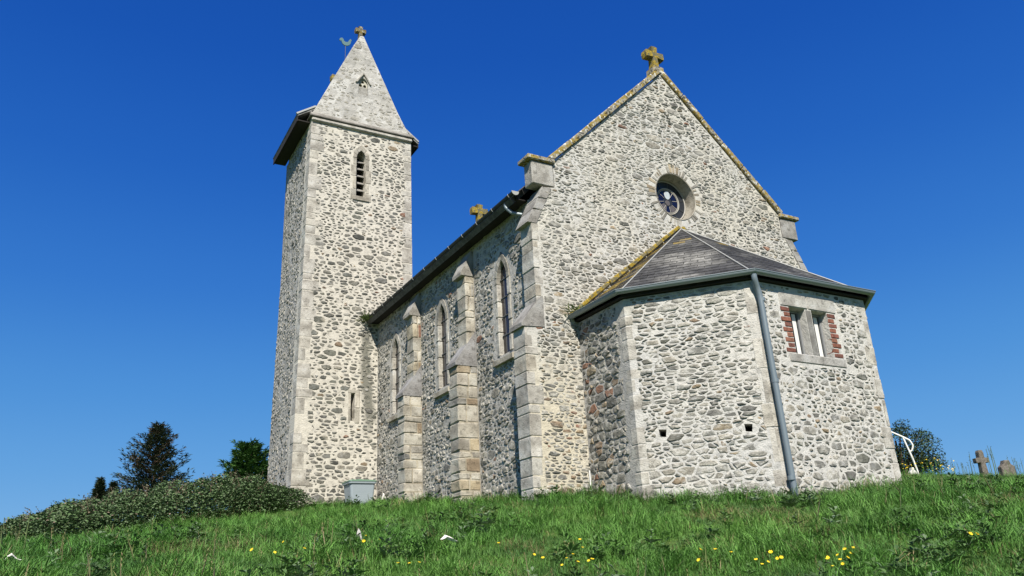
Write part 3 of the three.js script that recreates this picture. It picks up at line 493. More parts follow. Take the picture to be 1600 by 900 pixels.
add('gable_finial', cbox(FX(TZ - 1.98), -3.5, -3.36, 15.24, 15.44, -0.1, 0.1, 0.03, 0.01).geo(), M.lichenGold, church);

// --- rose window
{
  const n = 46; for (let i = 0; i < n; i++) { if (R() < 0.2) continue; const a = i / n * Math.PI * 2 + rr(-0.02, 0.02), w = Math.PI / n * rr(0.5, 0.85), r0 = 0.444 + rr(0, 0.012), r1 = r0 + rr(0.08, 0.2); const P = [[-w, r0], [w, r0], [w, r1], [-w, r1]].map(([t, r]) => [r * Math.cos(a + t), 8.18 + r * Math.sin(a + t)]); if (polyArea(P) < 0) P.reverse(); add('voussoir', prism(GF, P, -0.02, rr(0.004, 0.013), pick(Math.sin(a) > -0.2 ? PAL.tan.concat(PAL.paleGranite) : PAL.paleGranite), new B(), 0.006).geo(), M.dressed, gableWall); }
  const lin = new B(), N = 56, RR = 0.44, z0 = -0.24; // plastered lining of the round opening
  for (let i = 0; i < N; i++) { const a = i / N * 2 * Math.PI, c = (i + 1) / N * 2 * Math.PI, p = (t, r, z) => [r * Math.cos(t), 8.18 + r * Math.sin(t), z]; const col = [0.44, 0.415, 0.355].map(x => x * (0.85 + 0.25 * hash2(Math.floor(i / 4), 1, 9))); lin.quad(p(a, RR - 0.012, 0.006), p(a, RR - 0.04, z0), p(c, RR - 0.04, z0), p(c, RR - 0.012, 0.006), col); lin.quad(p(a, RR + 0.004, 0.012), p(a, RR - 0.012, 0.006), p(c, RR - 0.012, 0.006), p(c, RR + 0.004, 0.012), col); }
  const rose = add('rose_window', lin.geo(), M.dressed, church);
  const F = FX(-0.22), cy = 8.18;
  add('pane', prism(F, circle(0, cy, 0.42, 40), -0.03, 0, WHITE, new B(), 0).geo(), new THREE.MeshPhysicalMaterial({ color: 0x24282e, roughness: 0.4 }), rose);
  const ringOf = (r, t) => { const g = new THREE.TorusGeometry(r, t, 6, 48); g.translate(0, cy, -0.212); return g; };
  for (const [r, t] of [[0.385, 0.012], [0.245, 0.01], [0.222, 0.006]]) add('tracery_ring', ringOf(r, t), M.leadLight, rose);
  const pane = (a0, a1, r0, r1, m) => { const P = []; for (let i = 0; i <= 6; i++) { const a = lerp(a0, a1, i / 6); P.push([r1 * Math.cos(a), cy + r1 * Math.sin(a)]); } for (let i = 6; i >= 0; i--) { const a = lerp(a0, a1, i / 6); P.push([r0 * Math.cos(a), cy + r0 * Math.sin(a)]); } add('pane', prism(F, P, 0.001, 0.007, WHITE, new B(), 0.002).geo(), m, rose); };
  const T = Math.PI / 180;
  for (const [a0, a1, m] of [[15, 62, M.blueGlass], [118, 165, M.blueGlass], [168, 205, M.blueGlass], [208, 250, M.greyGlass], [253, 285, M.blueGlass], [288, 330, M.greyGlass], [333, 372, M.blueGlass]]) pane(a0 * T, a1 * T, 0.1, 0.212, m);
  add('pane', prism(F, circle(0, 0, 1, 18).map(([x, y]) => [x * 0.062, cy + 0.12 + y * 0.085]), 0.001, 0.012, WHITE, new B(), 0.003).geo(), M.paleGlass, rose);
  add('pane', prism(F, circle(0, 0, 1, 14).map(([x, y]) => [x * 0.05 - 0.005, cy - 0.03 + y * 0.055]), 0.001, 0.01, WHITE, new B(), 0.003).geo(), M.greyGlass, rose);
  for (let i = 0; i < 8; i++) { const a = (10 + i * 45) * T; add('lead_bar', tube([[0.1 * Math.cos(a), cy + 0.1 * Math.sin(a), -0.21], [0.215 * Math.cos(a), cy + 0.215 * Math.sin(a), -0.21]], 0.005, 1, 5), M.leadLight, rose); }
  for (let i = 0; i < 10; i++) { const a = (i * 36 + 12) * T; add('lead_bar', tube([[0.25 * Math.cos(a), cy + 0.25 * Math.sin(a), -0.214], [0.38 * Math.cos(a), cy + 0.38 * Math.sin(a), -0.214]], 0.005, 1, 5), M.lead, rose); }
}

// --- nave lancets
for (const c of winZ) {
  const yb = 5.45, ys = 6.68, ow = 0.33, rec = 0.06, b0 = new B();
  prism(NF, lancet(c, 0.4, yb - 0.02, ys, 7.08, 6), -0.3, -rec - 0.02, [0.2, 0.19, 0.17], b0, 0); const win = add('lancet_window', b0.geo(), M.dressed, church);
  for (const s of [-1, 1]) { // jamb stones and arch stones
    let y = yb, k = 0; while (y < ys - 0.05) { let e = Math.min(ys, y + rr(0.24, 0.42)); if (ys - e < 0.1) e = ys; const o = k++ % 2 ? 0.275 : 0.255, u0 = c + s * ow / 2, u1 = c + s * o; add('jamb_stone', cbox(NF, Math.min(u0, u1), Math.max(u0, u1), y + 0.004, e - 0.004, -0.24, rr(0.008, 0.02), 0.012, 0.003, pick(PAL.pale, 0.06)).geo(), M.dressed, win); y = e; }
    const H = [7.06 - ys, 7.2 - ys], hw = [ow / 2, 0.255], arc = (q, t) => { const h = hw[q], hh = H[q], rad = (h * h + hh * hh) / (2 * h), yy = hh * t; return [c + s * (Math.sqrt(Math.max(0, rad * rad - yy * yy)) - (rad - h)), ys + yy]; };
    for (let i = 0; i < 4; i++) { const P = []; for (const t of [0, 0.5, 1]) P.push(arc(0, (i + t * 0.97) / 4)); for (const t of [1, 0.5, 0]) P.push(arc(1, (i + t * 0.97) / 4)); if (polyArea(P) < 0) P.reverse(); add('arch_stone', prism(NF, P, -0.24, rr(0.01, 0.02), pick(PAL.paleGranite), new B(), 0.008).geo(), M.dressed, win); }
  }
  const lv = [5.46, 5.78, 6.1, 6.42, 6.74];
  for (let i = 0; i < 5; i++) { const P = i < 4 ? rect(c - 0.15, c + 0.15, lv[i] + 0.008, lv[i + 1] - 0.008) : lancet(c, 0.3, lv[4] + 0.008, 6.76, 7.04, 5); add('pane', prism(NF, P, -rec - 0.02, -rec, WHITE, new B(), 0.002).geo(), M.darkGlass, win); }
  for (let i = 1; i < 5; i++) add('saddle_bar', cbox(NF, c - 0.158, c + 0.158, lv[i] - 0.01, lv[i] + 0.01, -rec - 0.012, -rec + 0.015, 0.004, 0).geo(), M.lead, win);
  for (const s of [-0.05, 0.05]) add('lead_bar', cbox(NF, c + s - 0.005, c + s + 0.005, 5.46, 6.9, -rec - 0.008, -rec + 0.006, 0.002, 0).geo(), M.lead, win);
  add('window_sill', prism(new Frame([NX, 0, 0], [-1, 0, 0], UP, [0, 0, -1]), [[-0.25, 5.3], [0.07, 5.3], [0.07, 5.38], [-0.25, 5.46]], -c - 0.33, -c + 0.33, pick([[0.46, 0.43, 0.36]]), new B(), 0.006).geo(), M.dressed, win);
}

// --- tower openings
{
  const s0 = new B(), inn = lancet(-3.255, 0.23, 10.84, 11.86, 12.08, 6); void inn;
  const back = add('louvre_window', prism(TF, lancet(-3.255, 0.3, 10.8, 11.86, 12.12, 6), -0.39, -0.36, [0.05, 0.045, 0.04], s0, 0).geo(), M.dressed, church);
  for (let i = 0; i < 6; i++) { const y = 10.9 + i * 0.19, F = new Frame([0, y, TZ - 0.17], [1, 0, 0], [0, 0.66, -0.75], [0, 0.75, 0.66]); add('louvre', cbox(F, -3.365, -3.145, -0.09, 0.09, -0.012, 0.012, 0.004, 0.002, [0.44, 0.43, 0.41]).geo(), M.dressed, back); }
  for (const s of [-1, 1]) {
    let y = 10.72, k = 0; while (y < 11.8) { const e = Math.min(11.86, y + rr(0.22, 0.36)), a = -3.255 + s * 0.115, o = -3.255 + s * (k++ % 2 ? 0.2 : 0.25); add('jamb_stone', cbox(TF, Math.min(a, o), Math.max(a, o), y + 0.004, e - 0.004, -0.3, rr(0.006, 0.014), 0.01, 0.003, pick(PAL.cream)).geo(), M.dressed, back); y = e; }
    const arc = (q, t) => { const h = [0.115, 0.21][q], hh = [0.22, 0.37][q], rad = (h * h + hh * hh) / (2 * h), yy = hh * t; return [-3.255 + s * (Math.sqrt(Math.max(0, rad * rad - yy * yy)) - (rad - h)), 11.86 + yy]; };
    for (let i = 0; i < 3; i++) { const P = [arc(0, i / 3), arc(0, (i + 0.97) / 3), arc(1, (i + 0.97) / 3), arc(1, i / 3)]; if (polyArea(P) < 0) P.reverse(); add('arch_stone', prism(TF, P, -0.3, 0.014, pick(PAL.cream), new B(), 0.006).geo(), M.dressed, back); }
  }
  add('window_sill', cbox(TF, -3.46, -3.05, 10.72, 10.835, -0.3, 0.03, 0.01, 0.003, [0.5, 0.47, 0.4]).geo(), M.dressed, back);
  // narrow slit low in the tower
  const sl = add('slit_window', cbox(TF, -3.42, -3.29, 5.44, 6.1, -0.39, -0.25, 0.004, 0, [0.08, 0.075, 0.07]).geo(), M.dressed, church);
  for (const [a, b] of [[5.42, 5.74], [5.75, 6.09]]) { add('jamb_stone', cbox(TF, -3.308, -3.2, a, b, -0.25, 0.012, 0.012, 0.004, pick(PAL.cream.concat([[0.5, 0.42, 0.3]]))).geo(), M.dressed, sl); add('jamb_stone', cbox(TF, -3.455, -3.402, a, b, -0.25, 0.008, 0.01, 0.004, pick(PAL.cream)).geo(), M.dressed, sl); }
  add('lintel', cbox(TF, -3.47, -3.2, 6.07, 6.15, -0.25, 0.012, 0.01, 0.004, pick(PAL.cream)).geo(), M.dressed, sl);
  // lucarne with trefoil head and hood mould
  const hc = -3.235, lu = add('trefoil_opening', (() => { // pierced stone plate
    const sh = new THREE.Shape(lancet(hc, 0.26, 13.65, 13.98, 14.19, 6).map(q => new THREE.Vector2(...q)));
    for (const h of [circle(hc, 14.07, 0.038, 12), circle(hc - 0.055, 13.965, 0.042, 12), circle(hc + 0.055, 13.965, 0.042, 12)]) sh.holes.push(new THREE.Path(h.reverse().map(q => new THREE.Vector2(...q))));
    const g = new THREE.ExtrudeGeometry(sh, { depth: 0.05, bevelEnabled: false }); g.translate(0, 0, TZ - 0.1); white(g); return g; })(), std({ color: 0xb4b2a8, map: rep(grain, 1.6), bumpMap: rep(roughBump, 2), bumpScale: 0.006 }), church);
  add('shutter_board', cbox(TF, hc - 0.115, hc + 0.115, 13.67, 13.91, -0.05, -0.035, 0.003, 0).geo(), std({ color: 0x9a9996, map: rep(grain, 1), roughness: 0.85 }), lu);
  for (const s of [-1, 1]) { const P = [[hc + s * 0.003, 14.3], [hc + s * 0.003, 14.255], [hc + s * 0.165, 13.99], [hc + s * 0.205, 13.99]]; if (polyArea(P) < 0) P.reverse(); add('hood_mould', prism(TF, P, -0.03, 0.045, [0.56, 0.54, 0.49], new B(), 0.01).geo(), M.dressed, lu); }
  // cornice: pale moulding and weathered slab over it
  add('cornice', cbox(TF, -4.5, -1.95, 12.6, 12.69, -0.2, 0.07, 0.02, 0.003, [0.62, 0.6, 0.55]).geo(), M.dressed, church);
  add('cornice', cbox(TF, -4.55, -1.9, 12.695, 12.735, -0.25, 0.1, 0.012, 0.004, [0.27, 0.26, 0.235]).geo(), M.dressed, church);
  const wb = sweep([[-4.53, 12.733, TZ], [-1.92, 12.733, TZ]], [[0.09, 0], [0.012, 0.11], [-0.05, 0.11], [-0.05, 0]], [0.36, 0.35, 0.32], true); add('weathering_slab', wb.geo(), M.dressed, church);
}
// --- tower roof: two steep slate slopes kicked out over the eaves, boarded beneath
{
  const z1 = TZ - 0.3, z0 = TZ - 2.45;
  for (const s of [-1, 1]) {
    const mx = -3.285, prof = s < 0 ? [[mx, 15.3], [-4.36, 13.02], [-4.8, 12.72]] : [[mx, 15.3], [-2.18, 13.02], [-1.72, 12.68]];
    const b = new B();
    for (let i = 0; i < 2; i++) { const [x0, y0] = prof[i], [x1, y1] = prof[i + 1], l = Math.hypot(x1 - x0, y1 - y0), nx = (y0 - y1) / l * (s < 0 ? -1 : 1), ny = Math.abs(x1 - x0) / l, t = 0.05; const A = [x0, y0], C = [x1, y1], zz = i ? TZ - 0.1 : z1; const q = (p, k, z) => [p[0] + nx * k, p[1] + ny * k, z];
      const c = [[A, 0], [C, 0], [C, t], [A, t]]; const f = c.map(([p, k]) => q(p, k, zz)), r = c.map(([p, k]) => q(p, k, z0)); for (let k = 0; k < 4; k++) { const j = (k + 1) % 4; b.quad(f[k], f[j], r[j], r[k], [0.16, 0.16, 0.16]); } b.quad(f[0], f[1], f[2], f[3], [0.2, 0.2, 0.19]); b.quad(r[3], r[2], r[1], r[0], [0.16, 0.16, 0.16]); }
    const rf = add('tower_roof', b.geo(), M.slate, church);
    const ex = prof[2][0], wx = s < 0 ? -4.5 : -1.96;
    add('soffit', cbox(new Frame([0, 0, 0], [1, 0, 0], UP, [0, 0, 1]), Math.min(ex - s * 0.02, wx), Math.max(ex - s * 0.02, wx), 12.6, 12.635, z0 + 0.03, TZ - 0.12, 0.004, 0).geo(), M.soffit, rf);
    add('fascia', cbox(new Frame([0, 0, 0], [1, 0, 0], UP, [0, 0, 1]), ex - 0.012, ex + 0.012, 12.58, 12.72, z0 + 0.01, TZ - 0.11, 0.003, 0).geo(), M.soffit, rf);
    add('verge_flashing', cbox(rakeFrame(...(s < 0 ? [-4.82, 12.75, -4.38, 13.06] : [-2.16, 13.06, -1.7, 12.71]), TZ - 0.09)[0], 0, 0.55, 0.0, 0.045, -0.05, 0.012, 0.004, 0).geo(), M.zincPale, rf);
  }
}
// weathercock on its rod
{
  const cz = -8.1, c = [-3.42, 15.83], F = FX(cz), k = 0.0125;
  const P = [[-14, 4], [-12, 9], [-8, 11], [-5, 8], [-4, 4], [0, 2], [5, 3], [7, 8], [9, 11], [10, 13], [12, 12], [14, 10], [12, 9], [12, 6], [11, 1], [8, -4], [3, -7], [-3, -7], [-7, -4], [-9, 1], [-11, 5], [-12, 1]].map(([x, y]) => [c[0] + x * k, c[1] + y * k]).reverse();
  if (polyArea(P) < 0) P.reverse();
  const g = group('weathercock', V3(c[0], 15.0, cz), 'small verdigris rooster weathervane above the tower roof ridge', 'weathervane');
  add('rooster', prism(F, P, -0.012, 0.012, WHITE, new B(), 0.004).geo(), M.copper, g);
  add('rod', tube([[c[0], 15.1, cz], [c[0], 15.76, cz]], 0.007, 1, 6), M.lead, g);
}

// --- nave roof, eave and gutter
{
  const z0 = -7.1, z1 = -0.41, ex = 3.02, ey = RIDGE - 0.96 * ex; // slope 0.96
  for (const s of [-1, 1]) {
    const b = new B(), A = [0, RIDGE], C = [s * ex, ey], t = 0.09, nx = s * 0.69, ny = 0.72, q = (p, k, z) => [p[0] + nx * k, p[1] + ny * k, z];
    const c = [[A, 0], [C, 0], [C, t], [A, t]], f = c.map(([p, k]) => q(p, k, z1)), r = c.map(([p, k]) => q(p, k, z0)); for (let k = 0; k < 4; k++) { const j = (k + 1) % 4; b.quad(f[k], f[j], r[j], r[k], [0.1, 0.1, 0.1]); } b.quad(...f, [0.1, 0.1, 0.1]); b.quad(...r, [0.1, 0.1, 0.1]);
    const rf = add('nave_roof', b.geo(), M.slate, church);
    { // slate courses over the slope
      const F = s < 0 ? new Frame([C[0] + nx * t, C[1] + ny * t, 0], [0, 0, 1], [0.7213, 0.6926, 0], [-0.6926, 0.7213, 0]) : new Frame([C[0] + nx * t, C[1] + ny * t, 0], [0, 0, -1], [-0.7213, 0.6926, 0], [0.6926, 0.7213, 0]), cover = new B(), H = ex / 0.7213;
      for (let r = 1; r * 0.14 < H - 0.1; r++) for (let z = 0.42 + (r % 2) * 0.11; z < 7.0; z += 0.22) { const z2 = Math.min(z + 0.216, 7.08), v0 = r * 0.14 - 0.02 + rr(-0.006, 0.006), u = s < 0 ? [-z2, -z] : [z, z2], j = rr(0, 0.003); prism(F, rect(u[0], u[1], v0, r * 0.14 + 0.14), -0.003, 0, pick([[0.06, 0.06, 0.063], [0.08, 0.079, 0.077], [0.07, 0.069, 0.068], [0.1, 0.095, 0.08]]), cover, 0.0015, (p) => 0.014 - 0.07 * (p[1] - v0) + j); }
      add('slates', cover.geo(), M.slate, rf, { kind: 'stuff' });
    }
    if (s < 0) {
      add('fascia', cbox(FX(0), -3.0, -2.975, 7.69, 7.76, z0, z1 + 0.06, 0.003, 0).geo(), M.soffit, rf);
      add('soffit', cbox(FX(0), -2.974, NX - 0.003, 7.69, 7.71, z0, z1 + 0.06, 0.003, 0).geo(), M.soffit, rf);
      for (let i = 0; i < 34; i++) { const z = z1 + 0.02 - i * 0.197; if (z > z0) add('eave_slate', cbox(new Frame([-3.0, 7.79, z], [0, 0, 1], [0.72, 0.69, 0], [-0.69, 0.72, 0]), -0.095, 0.095, -0.1, 0.2, rr(-0.003, 0.004), 0.01 + rr(0, 0.006), 0.003, 0.003, pick([[0.12, 0.12, 0.125], [0.15, 0.145, 0.14], [0.1, 0.1, 0.105]])).geo(), M.slate, rf); }
    }
  }
  const half = (r, t) => { const o = []; for (let i = 0; i <= 10; i++) { const a = Math.PI + Math.PI * i / 10; o.push([r * Math.cos(a), r * Math.sin(a)]); } for (let i = 10; i >= 0; i--) { const a = Math.PI + Math.PI * i / 10; o.push([(r - t) * Math.cos(a), (r - t) * Math.sin(a)]); } return o; };
  const gut = add('gutter', sweep([[-3.055, 7.795, TZ + 0.02], [-3.055, 7.795, z1 + 0.12]], half(0.052, 0.006), WHITE, true).geo(), M.zincDark, church);
  for (let i = 0; i < 12; i++) { const z = z1 - 0.02 - i * 0.56, g = new THREE.TorusGeometry(0.061, 0.005, 5, 12, Math.PI); g.rotateX(Math.PI); g.translate(-3.055, 7.795, z); add('gutter_bracket', g, M.zincPale, gut); }
  add('gutter_end', prism(new Frame([-3.055, 7.795, z1 + 0.115], [1, 0, 0], UP, [0, 0, 1]), half(0.066, 0.066).slice(0, 11), 0, 0.01, WHITE, new B(), 0).geo(), M.zincPale, gut);
  add('swan_neck', tube([[-3.05, 7.74, -0.62], [-3.05, 7.66, -0.62], [-2.98, 7.55, -0.55], [-2.85, 7.5, -0.46]], 0.03, 14, 8), M.zinc, gut);

  // --- apse roof: five slate slopes, hips, gutter, downpipe
  const o = 0.095, off = (k) => { const f = (2.27 + k) / 2.27; void f; const m = Math.tan(Math.atan2(1.25, 1.16) / 2); void m; return [[-2.27 - k, 0.01], [-2.27 - k, 1.13 + k * 0.43], [-1.11 - k * 0.43, 2.38 + k], [1.11 + k * 0.43, 2.38 + k], [2.27 + k, 1.13 + k * 0.43], [2.27 + k, 0.01]]; };
  const E = off(o - 0.03), eyA = 5.7, apex = [0, 7.53, 0.03];
  const roof = new B(); for (let i = 0; i < 5; i++) { const a = [E[i][0], eyA, E[i][1]], c = [E[i + 1][0], eyA, E[i + 1][1]]; roof.tri(a, c, apex, [0.1, 0.1, 0.1]); const a2 = [a[0], a[1] - 0.05, a[2]], c2 = [c[0], c[1] - 0.05, c[2]]; roof.quad(a2, c2, c, a, [0.12, 0.11, 0.1]); roof.tri(c2, a2, [0, 7.4, 0.01], [0.15, 0.12, 0.1]); }
  const ar = add('apse_roof', roof.geo(), M.slate, church), rest = new B();
  for (let f = 0; f < 5; f++) {
    const a = V3(E[f][0], eyA, E[f][1]), c = V3(E[f + 1][0], eyA, E[f + 1][1]), U = c.clone().sub(a), L = U.length(); U.normalize(); const ap = V3(...apex).sub(a), au = ap.dot(U), vv = ap.clone().addScaledVector(U, -au), H = vv.length(); vv.normalize(); const N = U.clone().cross(vv);
    const F = new Frame(a.toArray(), U.toArray(), vv.toArray(), N.toArray()), eh = 0.128, sw = 0.2, tri = [[0, 0], [L, 0], [au, H]];
    for (let r = 0; r * eh < H - 0.06; r++) {
      const v0 = r * eh - 0.03, v1 = v0 + eh + 0.03; for (let u = -(r % 2) * sw / 2 - 0.05; u < L + 0.2; u += sw) {
        let P = rect(u + 0.003 + rr(0, 0.004), u + sw - 0.003 - rr(0, 0.004), v0 + rr(-0.006, 0.006), v1);
        const clip = (A, C) => { const dx = C[0] - A[0], dy = C[1] - A[1], s = (p) => dx * (p[1] - A[1]) - dy * (p[0] - A[0]); const out = []; for (let k = 0; k < P.length; k++) { const p = P[k], q = P[(k + 1) % P.length], sp = s(p), sq = s(q); if (sp >= 0) out.push(p); if ((sp < 0) !== (sq < 0)) { const t = sp / (sp - sq); out.push([lerp(p[0], q[0], t), lerp(p[1], q[1], t)]); } } P = out; };
        clip(tri[1], tri[2]); if (P.length) clip(tri[2], tri[0]); if (P.length < 3 || polyArea(P) < 0.0015) continue;
        const cu = P.reduce((s, p) => s + p[0] / P.length, 0), cv = P.reduce((s, p) => s + p[1] / P.length, 0), w = F.at(cu, cv);
        const base = pick([[0.046, 0.047, 0.05], [0.055, 0.056, 0.058], [0.065, 0.065, 0.065], [0.05, 0.05, 0.052]]), gr = rr(0.5, 1);
        // pale crusts of lichen on the broad middle of the slope, gold ones near the top and beside the gable
        const golden = (f === 0 && R() < 0.5) || (cv > H * 0.72 && cv < H * 0.82 && R() < 0.3) || R() < ((f === 0 || f === 4) ? 0.9 * sstep(0.75, 0.1, Math.abs(f === 0 ? cu - au * cv / H : cu - (L - (L - au) * cv / H)) / 0.35) : 0);
        const col = (p) => { const q = F.at(p[0], p[1]), n = fbm(q[0] * 3 + f * 7, p[1] * 4, 3, 501) + (f === 1 ? 0.46 : 0.12) * Math.exp(-(((p[0] - L * 0.52) / 0.36) ** 2) - (((p[1] - 1.0) / 0.6) ** 2)) - 0.06; let c = mix3(base, [0.3, 0.295, 0.27], sstep(0.48, 0.8, n) * gr); if (golden) c = mix3(c, [0.36, 0.26, 0.06], sstep(0.3, 0.6, vnoise(q[0] * 9, p[1] * 9, 511)) * 0.9); return c; };
        const top = (p) => 0.014 - 0.01 * clamp((p[1] - v0) / (v1 - v0)) + 0.0005; const jit = rr(0, 0.003);
        if (f === 1 || f === 2) add('slate', prism(F, P, -0.004, 0, col, new B(), 0.0015, (p) => top(p) + jit).geo(), M.slate, ar); else prism(F, P, -0.004, 0, col, rest, 0.0015, (p) => top(p) + jit);
      }
    }
  }
  add('slates', rest.geo(), M.slate, ar, { kind: 'stuff' });
  for (let i = 1; i < 5; i++) { const e = [E[i][0], eyA + 0.012, E[i][1]], d = 0.02; add('hip_flashing', tube([[apex[0], apex[1] + d, apex[2]], [lerp(apex[0], e[0], 0.5), lerp(apex[1], e[1], 0.5) + d, lerp(apex[2], e[2], 0.5)], [e[0], e[1] + d * 0.6, e[2]]], 0.011, 4, 6), M.zincPale, ar); }
  for (const s of [-1, 1]) for (let i = 0; i < 6; i++) { const t0 = i / 6, t1 = (i + 0.97) / 6, p = (t) => [s * lerp(2.42, 0.02, t), lerp(5.72, 7.6, t)]; const [x0, y0] = p(t0), [x1, y1] = p(t1); const [F] = s < 0 ? rakeFrame(x0, y0, x1, y1, 0) : rakeFrame(x1, y1, x0, y0, 0); add('mortar_fillet', cbox(F, 0, Math.hypot(x1 - x0, y1 - y0), -0.03, 0.025 + rr(0, 0.015), -0.01, 0.04 + rr(0, 0.02), 0.012, 0.008).geo(), M.lichenGold, ar); }
  const gp = off(o - 0.02).map(([x, z]) => [x, 5.71, z]), agut = add('gutter', sweep(gp, half(0.05, 0.006).map(([x, y]) => [x + 0.05, y]), WHITE, true).geo(), M.zinc, church);
  add('gutter_bead', sweep(gp, circle(0.1, 0.004, 0.008, 6), WHITE, true).geo(), M.zinc, agut);
  const sof = off(o - 0.03).map(([x, z]) => [x, 5.63, z]); add('fascia', sweep(sof, [[0, 0], [0, 0.07], [-0.02, 0.07], [-0.02, 0.02], [-0.1, 0.02], [-0.1, 0]], WHITE, true).geo(), M.soffit, ar);
  const px = -1.07, pz = 2.46, gy = groundY(-1.02, 2.5);
  const dp = add('downpipe', tube([[-1.155, 5.69, 2.49], [-1.15, 5.6, 2.485], [-1.1, 5.49, 2.46], [px, 5.36, pz], [px + 0.01, 4.4, pz], [px + 0.03, 3.4, pz], [px + 0.04, gy - 0.05, pz]], 0.039, 48, 12), M.pipe, church);
  for (const y of [5.33, 4.25, 3.05]) { const g = new THREE.CylinderGeometry(0.046, 0.046, 0.05, 14); g.translate(px + 0.018, y, pz); add('pipe_collar', g, M.pipe, dp); }
  add('conduit', tube([[-2.3, 2.7, 0.03], [-2.3, 3.45, 0.03]], 0.012, 1, 6), M.whitePaint, church);
}

// --- twin windows of the apse
{
  const F = ACF, base = add('mullion', cbox(F, -0.168, -0.052, 4.68, 5.33, -0.26, 0.004, 0.01, 0.002, [0.27, 0.27, 0.26]).geo(), M.dressed, church); void base;
  add('lintel', cbox(F, -0.64, -0.115, 5.332, 5.525, -0.26, 0.014, 0.012, 0.003, [0.52, 0.515, 0.49]).geo(), M.dressed, ApC); add('lintel', cbox(F, -0.105, 0.45, 5.332, 5.53, -0.26, 0.012, 0.012, 0.003, [0.49, 0.485, 0.46]).geo(), M.dressed, ApC);
  add('window_sill', cbox(F, -0.62, 0.46, 4.555, 4.678, -0.26, 0.014, 0.012, 0.003, [0.44, 0.435, 0.42]).geo(), M.dressed, ApC);
  for (const [s, x] of [[-1, -0.482], [1, 0.262]]) for (let i = 0; i < 9; i++) { const y = 4.686 + i * 0.0715, l = i % 2 ? rr(0.1, 0.13) : rr(0.15, 0.18), u0 = x, u1 = x + s * l; add('brick', cbox(F, Math.min(u0, u1), Math.max(u0, u1), y, y + 0.06, -0.2, rr(0.004, 0.014), 0.006, 0.003, pick([[0.22, 0.085, 0.055], [0.19, 0.07, 0.05], [0.27, 0.12, 0.08], [0.15, 0.06, 0.045]])).geo(), M.brick, ApC); }
  for (const [a, b] of [[-0.478, -0.172], [-0.048, 0.258]]) {
    const y0 = 4.68, y1 = 5.33, fw = 0.028, cw = cbox(F, a, a + fw, y0, y1, -0.16, -0.11, 0.004, 0); cbox(F, b - fw, b, y0, y1, -0.16, -0.11, 0.004, 0, WHITE, cw); cbox(F, a + fw, b - fw, y1 - fw, y1, -0.159, -0.111, 0.004, 0, WHITE, cw); cbox(F, a + fw, b - fw, y0, y0 + fw, -0.159, -0.111, 0.004, 0, WHITE, cw);
    const fr = add('casement_window', cw.geo(), std({ color: 0x77797a, roughness: 0.5 }), church);
    add('pane', cbox(F, a + fw, b - fw, y0 + fw, y1 - fw, -0.145, -0.138, 0.001, 0).geo(), M.pane, fr);
    add('blind', cbox(F, b - 0.125, b - 0.055, y0 + fw, y1 - fw - 0.01, -0.137, -0.13, 0.002, 0).geo(), M.whitePaint, fr);
  }
}

// --- now the rubble itself: the 300 stones that show largest are parts, the rest one mass
{
  stones.sort((a, b) => b.score - a.score); const mass = new B();
  stones.forEach((s, i) => { if (i < 300) { const b = new B(); emitStone(s, b); add('stone', b.geo(), M.stone, s.parent); } else emitStone(s, mass); });
  console.log('stones', stones.length, 'triangles in mass', mass.p.length / 9);
  add('rubble_stones', mass.geo(), M.stone, church, { kind: 'stuff' });
}

// ------------------------------------------------------------------ things around the church
camera.updateMatrixWorld();
const TH = Math.tan(39.3 * Math.PI / 360);
function sight(px, py) { return V3((px - 800) / 450 * TH, (450 - py) / 450 * TH, -1).applyQuaternion(camera.quaternion).normalize(); } // direction of a point of the photograph
function spot(px, py) { const d = sight(px, py); for (let t = 3; t < 60; t += 0.02) { const p = EYE.clone().addScaledVector(d, t); if (p.y < groundY(p.x, p.z)) return p; } return EYE.clone().addScaledVector(d, 24); }
function far(px, py, dist) { const d = sight(px, py); return EYE.clone().addScaledVector(d, dist / Math.hypot(d.x, d.z)); }

